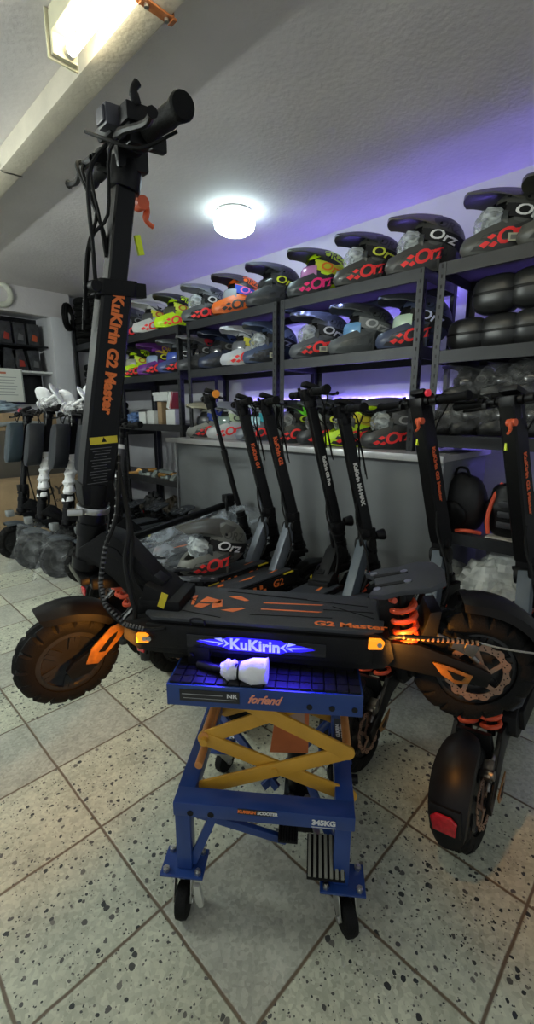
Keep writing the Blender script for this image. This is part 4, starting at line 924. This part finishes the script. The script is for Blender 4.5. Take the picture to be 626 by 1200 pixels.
# extra cable loops at the handlebar
m = MB(); hc = ax(1.23)
m.tube([ST @ (hc + V(p)) for p in ((.02, -.17, -.02), (-.03, -.13, -.045), (-.07, -.08, -.03), (-.08, -.0, .0))], .003, 6, 5)
m.tube([ST @ (hc + V(p)) for p in ((-.05, .13, -.01), (-.07, .10, -.03), (-.065, .04, -.10), (-.055, .01, -.17), (-.055, .0, -.26))], .004, 6, 5)
m.tube([ST @ (hc + V(p)) for p in ((-.04, .05, -.01), (-.06, .05, -.05), (-.06, .02, -.13), (-.06, .0, -.2))], .0035, 6, 5); b(m, 'cable', CAB)
m = MB(ST); m.box(hc + V((-.02, -.085, .014)), (.042, .04, .026)); m.tube([hc + V((-.02, -.10, .025)), hc + V((-.026, -.103, .042)), hc + V((-.018, -.103, .055))], [.009, .007, .008], 8); b(m, 'thumb_control', PLA, bev=.004)
m = MB(ST); m.box(hc + V((-.045, -.035, .018)), (.03, .045, .032)); m.box(hc + V((-.062, -.035, .018)), (.006, .036, .024)); b(m, 'front_camera_light', mat('grey_plastic', (.06, .06, .075), .35), bev=.004)
# amber light under the deck nose and tail that really shines on wheel and arm
for (x, y, z, e, nm) in ((.235, -.125, .238, 2.8, 'a'), (.772, -.120, .266, 2.2, 'b')):
    l = bpy.data.lights.new('marker_bulb', 'SPOT'); l.spot_size = radians(125); l.spot_blend = .7; l.energy = e; l.color = (1, .38, .05); l.shadow_soft_size = .012
    o = bpy.data.objects.new('marker_bulb', l); C.objects.link(o); o.parent = ms; o.location = (x, y, z); o.rotation_euler = (V((0., -.05, .13)) - V((x, y, z)) if nm == 'a' else V((.95, -.04, .2)) - V((x, y, z))).to_track_quat('-Z', 'Y').to_euler()
l = bpy.data.lights.new('logo_light', 'AREA'); l.shape = 'RECTANGLE'; l.size = .24; l.size_y = .025; l.energy = .9; l.color = (.05, .03, 1)
o = bpy.data.objects.new('logo_light', l); C.objects.link(o); o.parent = ms; o.location = (.50, -.104, .236); o.rotation_euler = (radians(-53), 0, 0)

# ============================================================ SCOOTERS ROUND THE LIFT
def place(px, X, Xoff=0): return shelfY(px, X)
def bg(fx, fy, az, roll, label, **k):
    # fx, fy: foot of the front wheel; az: heading in degrees; roll: lean on the kickstand
    rot = (0, 0, 0)
    o, _ = scooter('electric_scooter', label, (fx, fy, 0), (0, 0, 0), group='electric scooters standing on the shop floor', **k)
    o.rotation_euler = (Matrix.Rotation(radians(az + 180), 4, 'Z') @ Matrix.Rotation(radians(roll), 4, 'X')).to_euler()
    return o
OT = mat('stem_orange_text', (.75, .12, .03), .5)
bg(2.06, .715, 4, 9, 'black scooter with orange stem lettering standing in front of the right shelves', text='KuKirin G2 Master', tcol=OT, neck='bar', neckm=mat('slate_arm', (.07, .09, .11), .45), accent=mat('clamp_orange', (.75, .12, .04), .4), textsize=.028, textz=.86, stem_w=(.088, .06), H_=1.12, steer=-18, endl=(mat('ruby_ring', (.5, .02, .04), .3, emit=(1., .05, .08), es=.12), (.02, .05, .03), .014))
bg(2.04, .36, 4, 9, 'black scooter with orange stem lettering nearest the right edge, red tail reflector', text='KuKirin G2 Master', tcol=OT, neck='bar', neckm=mat('slate_arm', (.07, .09, .11), .45), accent=mat('clamp_orange', (.75, .12, .04), .4), textsize=.028, textz=.86, stem_w=(.088, .06), H_=1.12, steer=-18)
bg(1.96, 1.04, 0, 9, 'black scooter with white stem lettering and small headlight by the counter end', text='KuKirin M4 MAX', tcol=TXW, neck='bar', neckm=mat('slate_arm', (.07, .09, .11), .45), textsize=.026, textz=.79, steer=-32, H_=1.09, light=True, refl=False, stem_w=(.055, .045))
bg(1.96, 1.22, 2, 9, 'black scooter with thin white stem lettering before the counter', text='KuKirin G2 Pro', tcol=TXW, neck='gusset', textsize=.021, textz=.84, steer=-32, H_=1.17, light=True, refl=False, stem_w=(.05, .045), r=.115)
bg(1.97, 1.53, 0, 9, 'black scooter with grey neck plate and orange arrow on its stem by the counter', text='KuKirin G2', tcol=OT, neck='bar', textsize=.030, textz=.92, steer=-32, H_=1.13, refl=False, side_text='G2', stem_w=(.062, .05), mat_label=True, springm=BLK)
bg(1.97, 1.72, 0, 9, 'black scooter with grey neck plate and orange lettering, second from the left at the counter', text='KuKirin G4', tcol=OT, neck='bar', textsize=.028, textz=.88, steer=-32, H_=1.13, refl=False, side_text='G4', stem_w=(.062, .05), mat_label=True, springm=BLK)
bg(1.98, 2.00, 2, 9, 'slim black scooter with a round orange light on its bar at the counter', text=None, neck='tube', steer=-32, H_=1.17, stemr=.017, style='plain', refl=False, mark=None, r=.105, light=False, cabs=False, endl=(mat('bell_orange', (.85, .30, .02), .4), (0, .228, 0), .021))
# left rank
RANK = [(1.02, 3.72, 'dark scooter with a blue grey bag at the far end of the left rank'), (1.04, 3.38, 'dark scooter with foam wrapped stem in the left rank'), (1.10, 3.06, 'dark scooter with foam wrapped stem and amber fork in the left rank'), (1.18, 2.84, 'dark scooter hidden behind the large stem in the left rank')]
BAGM = mat('hard_bag', (.014, .016, .02), .4, noise=.1, nscale=8)
for i, (x, y, lab) in enumerate(RANK):
    t = bg(x, y, 180 + (3, -3, 2, 0)[i], -3, lab, text=None, neck='gusset', H_=1.06 + .03 * (i % 2), refl=False, mark=None, r=.135, tw=.07, stem_w=(.05, .045), mudm=mat('mudguard_grey', (.06, .07, .08), .35), springm=BLK, stemr=.022 if i in (0,) else None)
    m = MB(); pr = [(-.052, -.02), (-.06, .05), (-.05, .20), (-.028, .24), (.028, .24), (.05, .20), (.06, .05), (.052, -.02), (.03, -.055), (-.03, -.055)]
    m.prism([(a, z + .80) for a, z in pr], 0, .10, ax='x')
    m.v = [V((.14 + p.z * .19 - .0, 0, 0)) + V((-.06 - p.x * 1., p.y, p.z)) if 0 else V((.10 + .19 * (p.z - .51) - .035 - p.x, p.y, p.z)) for p in m.v]
    m.build('front_bag', BAGM if i else mat('bag_bluegrey', (.03, .045, .055), .3), t, bev=.014)
    m = MB(); m.box((.06, 0, .90), (.004, .085, .20)); m.build('bag_panel', PLA, t, bev=.001)
    if i in (1, 2):
        m = MB(); rings = []
        for q in range(16): z = .52 + q * .021; c_ = ax(z); R_ = .034 + .004 * sin(q * 2.3) + .006 * (q % 3 == 0); rings.append([c_ + V((R_ * (1 + .08 * sin(3 * a + q)) * cos(a), R_ * sin(a), 0)) for a in [2 * pi * j / 14 for j in range(14)]])
        m.loft(rings); m.build('foam_wrap', mat('foam_sleeve', (.66, .66, .66), .6, noise=.15, nscale=25, bump=.6, bscale=50), t)
    m = MB(); hc_ = ax(1.12 + .03 * (i % 2)); m.ell(hc_ + V((.03, .21, .02)), (.022, .022, .022), 14, 10); m.build('bar_end', paint(('c03a50', 'c8a040', 'b02060', '888888')[i], .3, .5), t)
    if i in (1, 2, 3):
        for s in (-1, 1):
            m = MB(Matrix.Translation(hc_ + V((.02, s * .14, .085))) @ Matrix.Rotation(radians(35 * s), 4, 'Z') @ Matrix.Rotation(radians(60), 4, 'Y')); m.ell((0, 0, 0), (.088, .068, .018), 20, 10, fn=lambda d: 1 + .05 * sin(8 * d.x)); m.cyl((0, 0, 0), (.0, 0, -.10), .01, n=8)
            m.build('wrapped_mirror', mat('mirror_wrap', (.72, .72, .72), .45, noise=.12, nscale=20, bump=.5, bscale=40), t)
        m = MB(); m.ell(hc_ + V((.0, 0, .02)), (.07, .12, .05), 20, 12, fn=lambda d: 1 + .12 * sin(9 * d.x + 6 * d.y)); m.build('film_wrap', FILMW, t)
    m = MB(); m.box(ax(.36) + V((-.085, 0, 0)), (.05, .06, .05)); m.build('headlight', mat('headlight_grey', (.3, .32, .32), .25, metal=.4), t, bev=.008)
    if i == 1: MB().cyl((.12, .0645, .34), (.12, .066, .34), .008, n=12).build('blue_indicator', mat('blue_led', (.1, .2, .9), .3, emit=(.2, .3, 1.), es=1.5), t)
    # stretch film skirt over the front wheel, open behind
    if i in (1, 2):
        m = MB(); N_, Q_ = 16, 7
        for q in range(Q_):
            f_ = q / (Q_ - 1)
            for j in range(N_):
                a = radians(80 + 200 * j / (N_ - 1)); m.v.append(V((.06 + (.14 + .10 * f_) * cos(a) * (1 + .10 * sin(5 * a + q)), (.05 + .09 * f_) * sin(a) * (1 + .15 * sin(6 * a)), .34 - .335 * f_)))
        m.f = [(q * N_ + j, q * N_ + j + 1, (q + 1) * N_ + j + 1, (q + 1) * N_ + j) for q in range(Q_ - 1) for j in range(N_ - 1)]; m.m = [0] * len(m.f)
        m.build('film_skirt', FILM, t)
# the white-lettered one behind the big stem, with orange swing arm
t = bg(1.22, 2.60, 180, -4, 'dark scooter with white stem lettering and orange swing arm behind the lifted one', text='JOYOR', tcol=TXW, neck='gusset', H_=.98, mark=None, refl=False, r=.14, tw=.08, stemr=.024, textsize=.042, textz=.81, mudm=mat('mudguard_grey', (.06, .07, .08), .35))
m = MB()
for s in (-1, 1): m.prism([(-.01, .13), (.0, .16), (.16, .19), (.20, .17), (.16, .155)], s * .075 - .006, s * .075 + .006)
m.build('orange_arm', ORG, t, bev=.003)
for z_ in (.70, .89): m = MB(); m.cyl(ax(z_), ax(z_ + .025), .0255, n=20); m.build('white_band', WHT, t)
m = MB(); m.cyl(ax(.725), ax(.89), .0248, n=20, k=0); m.build('label_sleeve', mat('sleeve_grey', (.05, .05, .055), .4), t)
# folded scooter lying under film in the gap
t, _ = scooter('electric_scooter', 'folded scooter deck under clear plastic film beside the loose helmet', (2.06, 2.27, 0), (0, 0, radians(178)), group='electric scooters standing on the shop floor', text=None, parts=('deck', 'front', 'rear'), neck='tube', mark=ORG, refl=False)
m = MB(); m.cyl((.14, 0, .50), (.95, .02, .40), .022, n=14); m.build('folded_stem', BLK, t)
m = MB(); nx, ny = 26, 18; rows = []
for i in range(nx + 1):
    r_ = []
    for j in range(ny + 1):
        x = -.2 + 1.3 * i / nx; y = -.34 + .68 * j / ny; e = min(1, (abs(y) / .34) ** 2.2)
        z = .50 - .18 * (i / nx) - .22 * e + .015 * sin(17 * x + 9 * y) + .012 * sin(31 * y + 7 * x) + .02 * sin(8 * x) * cos(12 * y); z = max(z, .3 - .1 * e)
        r_.append(V((x, y, z)))
    rows.append(r_)
m.v = [p for r_ in rows for p in r_]; m.f = [(i * (ny + 1) + j, (i + 1) * (ny + 1) + j, (i + 1) * (ny + 1) + j + 1, i * (ny + 1) + j + 1) for i in range(nx) for j in range(ny)]; m.m = [0] * len(m.f)
tag(m.build('plastic_sheet', plastic_film('sheet_film', (.62, .68, .75), .32, 7, 1.), None), 'crinkled clear plastic sheet draped over the folded scooter', 'plastic sheet')
bpy.data.objects['plastic_sheet'].location = (2.06, 2.27, 0.0); bpy.data.objects['plastic_sheet'].rotation_euler = (0, 0, radians(178))
helmet('dark grey helmet with red chin marks lying among the scooters on the floor', (1.44, 1.80, .285), 165, shell='6e6f68', peak='4c4b46', pattern='4a4a46', side='3a3b38', stx='f2f2f2', s=.98)

# ============================================================ SHELF CONTENTS
# black hard cases
CASE = mat('case_shell', (.022, .023, .023), .33, noise=.1, nscale=10)
def case(loc, az, label, s=1.):
    t = thing('hard_case', label, 'case', loc, radians(az), 'black hard cases on the right shelf')
    t.scale = (s, s, s)
    se = lambda p: 1
    def sup(c, r, e=.45, cut=None):
        m = MB(); m.ell(c, r, 28, 16); o = []
        for p in m.v:
            q = [(p[i] - c[i]) / r[i] for i in range(3)]; L_ = (abs(q[0]) ** 3.2 + abs(q[1]) ** 3.2 + abs(q[2]) ** 3.2) ** (1 / 3.2) + 1e-6; L0 = sqrt(sum(x * x for x in q)) + 1e-6
            o.append(V([c[i] + q[i] / L_ * L0 * r[i] for i in range(3)]))
        m.v = o; return m
    sup((0, 0, .085), (.075, .105, .085)).build('shell', CASE, t)
    m = MB(); n = 40
    m.loft([[V((.077 * s1 * (abs(cos(a)) ** .62) * (1 if cos(a) > 0 else -1), .107 * s1 * (abs(sin(a)) ** .62) * (1 if sin(a) > 0 else -1), z)) for a in [2 * pi * i / n for i in range(n)]] for s1, z in ((.985, .080), (1.0, .082), (1.0, .090), (.985, .092))]); m.build('zip_seam', PLA, t)
    m = MB(); m.box((-.071, 0, .055), (.012, .05, .07)); m.build('pocket', PLA, t, bev=.004)
    m = MB(); m.box((-.079, .0, .075), (.003, .012, .02)); m.build('buckle', mat('buckle_grey', (.2, .2, .19), .4), t)
    return t
zc_ = 1.405
for px, z, sc_, lab in ((541, zc_, .92, 'black hard case at the left end of the lower row on the right shelf'), (578, zc_, .92, 'black hard case in the middle of the lower row'), (617, zc_, .95, 'black hard case at the right end of the lower row'), (569, zc_ + .158, 1.0, 'black hard case with a grey buckle on top of the lower row'), (612, zc_ + .163, 1.0, 'black hard case on top beside the buckled one'), (650, zc_, .95, 'black hard case cut off by the right edge')):
    case((2.36, shelfY(px, 2.36), z), 180 + random.uniform(-8, 8), lab, sc_ * 1.0)
# film wrapped black helmets on the shelf below
GW = 'black helmets in clear bags'
for px, z, dx, lab in ((530, 1.0, -.03, 'black helmet in a clear bag at the left of the lower right shelf'), (556, 1.0, 0, 'black helmet in a crinkled bag, second on the lower right shelf'), (596, 1.0, 0, 'black helmet in a crinkled bag, third on the lower right shelf'), (632, 1.0, 0, 'black helmet in a crinkled bag at the picture edge'), (545, 1.16, .03, 'bagged black helmet stacked above the left one'), (588, 1.165, .05, 'bagged black helmet stacked on top in the middle'), (622, 1.165, .02, 'bagged black helmet stacked on top at the right')):
    helmet(lab, (2.38 + dx, shelfY(px, 2.38), z), 160 + random.uniform(-20, 20), shell='1b1c1c', pattern='3a3a38', side='151515', mark='30302f', stx='6a6a66', gog='1a1b1c', film=True, group=GW, s=.72)
# shelf 4: black duffel with green led, backpack, chest guard
t = thing('backpack', 'black rounded backpack with a small green light on the right shelf', 'backpack', (2.34, .84, .52), radians(180))
m = MB(); m.ell((0, 0, .17), (.12, .14, .19), 28, 18, fn=lambda d: 1 - .12 * max(0, d.z) + .03 * sin(7 * d.y)); m.v = [V((p.x, p.y, max(p.z, .0))) for p in m.v]; m.build('bag_body', mat('nylon_black', (.015, .015, .016), .5, noise=.2), t)
m = MB(); m.ell((-.115, .03, .12), (.03, .09, .09), 20, 12); m.build('front_pocket', BLK, t)
MB().tube([(-.02, -.04, .33), (-.02, -.02, .37), (-.02, .03, .37), (-.02, .05, .33)], .008, 8, 4).build('carry_handle', BLK, t)
MB().cyl((.135, .02, .10), (.14, .02, .10), .007, n=12).build('green_light', mat('green_led', (.2, .7, .4), .4, emit=(.3, 1., .55), es=1.5), t)
t.rotation_euler = (0, radians(-12), 0); t.scale = (.85, .8, .9)
bpy.data.objects['green_light'].location = (-.275, 0, 0)
t = thing('shoulder_bag', 'flat black bag leaning at the left end of the right shelf', 'bag', (2.32, .95, .52), 0)
m = MB(); m.prism([(-.06, 0), (.06, 0), (.05, .19), (.02, .22), (-.03, .2)], -.05, .05); m.build('bag_body', mat('nylon_black', (.015, .015, .016), .5, noise=.2), t, bev=.02)
MB().cyl((-.055, -.02, .12), (-.062, -.02, .12), .008, n=10).build('stud', STEEL, t)
t = thing('body_protector', 'black body protector with bright orange straps on the right shelf', 'body protector', (2.31, .62, .52), 0)
m = MB(); m.ell((0, 0, .12), (.06, .12, .15), 24, 16, fn=lambda d: 1 + .08 * sin(10 * d.z)); m.v = [V((p.x, p.y, max(p.z, 0))) for p in m.v]; m.build('vest', PLA, t)
for q in ([(-.07, .07, .02), (-.07, .08, .1), (-.03, .07, .2), (0, .05, .26)], [(-.065, -.06, .02), (-.075, -.05, .1), (-.04, -.05, .2), (0, -.03, .26)], [(-.05, .11, .01), (-.09, .16, .02), (-.08, .22, .01)]): MB().tube(q, .010, 8, 4).build('strap', mat('strap_orange', (.9, .12, .05), .5), t)
for i in range(3): m = MB(); m.box((-.062, 0, .07 + i * .05), (.012, .08, .03)); m.build('armour_plate', mat('armour', (.05, .05, .055), .4), t, bev=.006)
tag(MB().box((2.27, .50, .523), (.08, .40, .006)).build('flat_board', mat('board_cream', (.6, .58, .5), .6), bev=.001), 'thin cream board under the body protector', 'board')
# white crumpled bags at the bottom
def crumple(loc, r, label, m_=BAGW, seed=1, name='plastic_bag', cat='bag'):
    rd = random.Random(seed); K = [(V((rd.uniform(-1, 1), rd.uniform(-1, 1), rd.uniform(-1, 1))) * 6, rd.uniform(0, 6)) for _ in range(6)]
    m = MB(); m.ell((0, 0, r[2]), r, 30, 20, fn=lambda d: 1 + sum(abs(sin(k_.dot(d) + p)) * .13 for k_, p in K) - .40)
    m.v = [V((p.x, p.y, max(p.z, .001))) for p in m.v]
    o = m.build(name, m_, None, ang=12); o.location = loc; return tag(o, label, cat, 'crumpled bags under the shelves' if name == 'plastic_bag' else None)
crumple((2.33, .92, .11), (.15, .11, .10), 'white crumpled bag farthest left at the bottom of the right shelf', seed=2)
crumple((2.33, .70, .11), (.13, .11, .13), 'white crumpled bag in the middle of the bottom right shelf', seed=5)
crumple((2.35, .48, .11), (.14, .12, .12), 'grey white crumpled bag near the right edge of the bottom shelf', seed=9)
crumple((2.30, .28, .11), (.14, .11, .11), 'pale crumpled bag at the right edge of the bottom shelf', seed=12)
crumple((2.28, .82, .11), (.10, .09, .08), 'small white crumpled bag in front of the farthest left white one', seed=22)
crumple((2.28, .60, .11), (.11, .10, .09), 'white crumpled bag with sharp folds in front of the middle one', seed=31)
crumple((2.27, .40, .11), (.11, .10, .09), 'low white crumpled bag before the grey white one', seed=37)
crumple((2.42, .60, .11), (.14, .14, .18), 'tall grey white bag standing at the back of the bottom shelf', seed=41)
# unit 4: white boxes, parts
def pbox(loc, d, label, m_, az=0, lid=False, group='small boxes on the parts shelf', name='box'):
    m = MB(); m.box((0, 0, d[2] / 2), d); 
    if lid: m.box((0, 0, d[2] - .012), (d[0] + .012, d[1] + .012, .028))
    o = m.build(name, m_, None, bev=.002); o.location = loc; o.rotation_euler = (0, 0, radians(az)); return tag(o, label, 'box', group)
BW = mat('box_white', (.6, .62, .6), .6, noise=.05)
X4 = 2.34
pbox((X4, 3.42, 1.01), (.12, .12, .13), 'white box at the right end of the parts shelf', BW, 5)
pbox((X4, 3.60, 1.01), (.10, .07, .20), 'tan cardboard box standing upright between white ones', CARD, 0)
pbox((X4, 3.74, 1.01), (.12, .14, .12), 'white box left of the tan cardboard one', BW, -6)
pbox((X4, 3.90, 1.01), (.12, .10, .11), 'small white box farthest left on the parts shelf', BW, 8)
pbox((X4, 3.56, 1.215), (.13, .21, .075), 'white lidded box lying on top of the tan one', BW, 3, True)
o = crumple((X4 - .04, 4.05, 1.01), (.07, .07, .05), 'blue and grey crumpled bag on the parts shelf', mat('blue_film', (.10, .18, .38), .35, noise=.5, nscale=20), 3)
tag(MB().box((0, 0, .09), (.10, .05, .15), Matrix.Rotation(.35, 4, 'X')).box((0, -.03, .09), (.102, .02, .152), Matrix.Rotation(.35, 4, 'X'), k=1).build('leaning_box', [BW, paint('b04040', .5)], bev=.002), 'white box with red edge leaning on the parts shelf', 'box').location = (X4, 3.44, 1.13)
rd = random.Random(4)
for i in range(16):
    y = 3.24 + .86 * (i % 8) / 8 + rd.uniform(0, .05); x = 2.28 + .14 * (i // 8); m = MB(Matrix.Translation((x, y, .52)) @ Matrix.Rotation(rd.uniform(0, 3), 4, 'Z')); L_ = rd.uniform(.05, .10)
    k_ = i % 3
    if k_ == 0: m.cyl((-L_, 0, .022), (L_, 0, .022), .022, n=14); m.cyl((L_, 0, .022), (L_ + .02, 0, .022), .013, n=10)
    elif k_ == 1: m.prism([(-L_, 0), (L_, 0), (L_, .018), (.02, .024), (.0, .05), (-.03, .05), (-L_, .02)], -.025, .025)
    else: m.cyl((0, 0, 0), (0, 0, .03), .035, .028, n=16); m.box((.03, 0, .012), (.07, .02, .02))
    tag(m.build('metal_part', paint(('8f9a96', '9aa29c', '707a78', 'b88a4a')[i % 4], .35, 0, .5), None, bev=.002), ('eighth', 'seventh', 'sixth', 'fifth', 'fourth', 'third', 'second', 'first')[7 - i % 8] + ' from the right, ' + ('grey cylinder', 'flat angled bracket', 'small round cup')[k_] + ' in the ' + ('front', 'back')[i // 8] + ' row of the parts shelf', 'metal part', 'loose metal parts on the shelf')
for i in range(7):
    y = 3.3 + i * .12; o = crumple((2.36, y, .10), (.10, .09, .07 + .02 * (i % 3)), ('first', 'second', 'third', 'fourth', 'fifth', 'sixth', 'seventh')[i] + ' dark bundle from the right on the bottom of the parts unit', paint(('24262a', '1c1e20', '3a3226', '202020')[i % 4], .6), 30 + i, 'bundle'); o['group'] = 'dark bundles on the bottom shelf'
# tyres in the corner
def tyre(loc, label, r=.125, w_=.06, rot=(pi / 2, 0, 0), gp='tyres stacked on the corner shelf'):
    o = tyre_mb(None, (0, 0, 0), r, w_, 40).build('tyre', RUB, None, ang=25); o.location = loc; o.rotation_euler = rot; return tag(o, label, 'tyre', gp)
for i in range(7): tyre((2.32, 4.98, 1.865 + .066 * i), ('lowest', 'second lowest', 'third lowest', 'middle', 'third highest', 'second highest', 'topmost')[i] + ' black tyre of the left stack beside the hanging one', r=.125, w_=.066)
for i in range(7): tyre((2.34, 4.66, 1.865 + .066 * i), ('lowest', 'second lowest', 'third lowest', 'middle', 'third highest', 'second highest', 'topmost')[i] + ' black tyre of the upper stack nearest the helmets', r=.125, w_=.066)
tyre((2.14, 5.03, 2.10), 'black tyre hanging upright on the post of the corner shelf', r=.14, w_=.065, rot=(0, 0, radians(52)), gp=None)
for z0_ in (.95, 1.35):
    for k_ in range(2):
        for i in range(4): tyre((2.36, 4.55 + k_ * .38, z0_ + .035 + .068 * i), ('lowest', 'second', 'third', 'topmost')[i] + ' black tyre of the ' + ('right', 'left')[k_] + ' stack on the ' + ('lower' if z0_ < 1 else 'middle') + ' corner shelf', r=.13, w_=.068, gp='tyres stacked low in the corner')
# left: recess with packed goods, certificate, cartons
PK = mat('packed_black', (.03, .03, .032), .35, noise=.6, nscale=18, bump=.6, bscale=40)
rd = random.Random(8)
for lv, z in enumerate((1.545, 1.81)):
    for i in range(6):
        x = 1.2 + i * .135; m = MB(Matrix.Rotation(rd.uniform(-.25, .25), 4, 'Y')); m.box((0, 0, .11), (.11, .05, .22)); m.prism([(-.03, .05), (.03, .04), (.035, .10), (-.01, .12)], -.028, -.026, k=1)
        o = m.build('packed_set', [PK, paint(('a03020', '606060', 'b04a20', '303030')[(i + lv) % 4], .5)], None, bev=.012); o.location = (x, YW + .14, z - (.0 if lv == 0 else .0)); tag(o, ('first', 'second', 'third', 'fourth', 'fifth', 'sixth')[i] + ' shiny black package from the left in the ' + ('lower', 'upper')[lv] + ' row of the recess', 'package', 'bagged accessories in the recess')
tag(MB().box((1.55, YW + .14, 1.795), (.85, .26, .018)).build('recess_shelf', PLA), 'dark shelf board inside the wall recess', 'shelf')
m = MB(); m.box((0, 0, .16), (.42, .006, .32)); m.box((0, -.0035, .275), (.12, .001, .018), k=1)
for i in range(7): m.box((0, -.0035, .235 - i * .028), (.30 - .03 * (i % 3), .001, .006), k=2)
for s in (-1, 1): m.box((s * .203, -.004, .16), (.008, .002, .31), k=1 if 0 else 2)
o = m.build('certificate', [mat('cert_paper', (.68, .70, .62), .6), paint('c07050', .6), paint('8a9088', .6)], None, smooth=False); o.location = (1.42, YW - .16, 1.22); tag(o, 'framed pale certificate with a reddish heading leaning at the far left', 'certificate')
BR = mat('box_brown', (.075, .065, .05), .7, noise=.15, nscale=6)
t = pbox((1.45, YW - .32, .0), (.95, .36, .95), 'large dark brown carton at the far left behind the scooters', BR, 0, group='cartons at the far left', name='carton')
t = pbox((1.42, YW - .34, .95), (.75, .30, .16), 'open tan carton on top of the dark brown one', CARD, 0, group='cartons at the far left', name='carton')
t = pbox((1.40, 4.45, 0), (.9, .3, .52), 'low tan carton with dark lettering behind the front wheels at the left', CARD, 0, group='cartons at the far left', name='carton')
m = MB(); text_on(m, 'JOYOR', .12, (.22, -.1505, .40), (1, 0, 0), (0, -1, 0), 0, .003, sx=1.1); text_on(m, 'scooter', .05, (.22, -.1505, .31), (1, 0, 0), (0, -1, 0), 0, .001); m.build('carton_lettering', mat('print_dark', (.05, .04, .03), .6), t, smooth=False)
crumple((1.30, YW - .34, 1.11), (.18, .10, .055), 'pale blue bag of parts lying on the open carton', mat('blue_grey_film', (.28, .36, .42), .35, noise=.4, nscale=12), 44)
MBX = MB(); MBX.tube([(1.2, YW - .5, 1.0), (1.5, YW - .52, 1.02), (1.7, YW - .5, 1.0)], .02, 8); 
tag(MBX.build('rolled_strap', mat('strap_grey', (.25, .27, .27), .5)), 'grey rolled strap on the carton edge', 'strap')
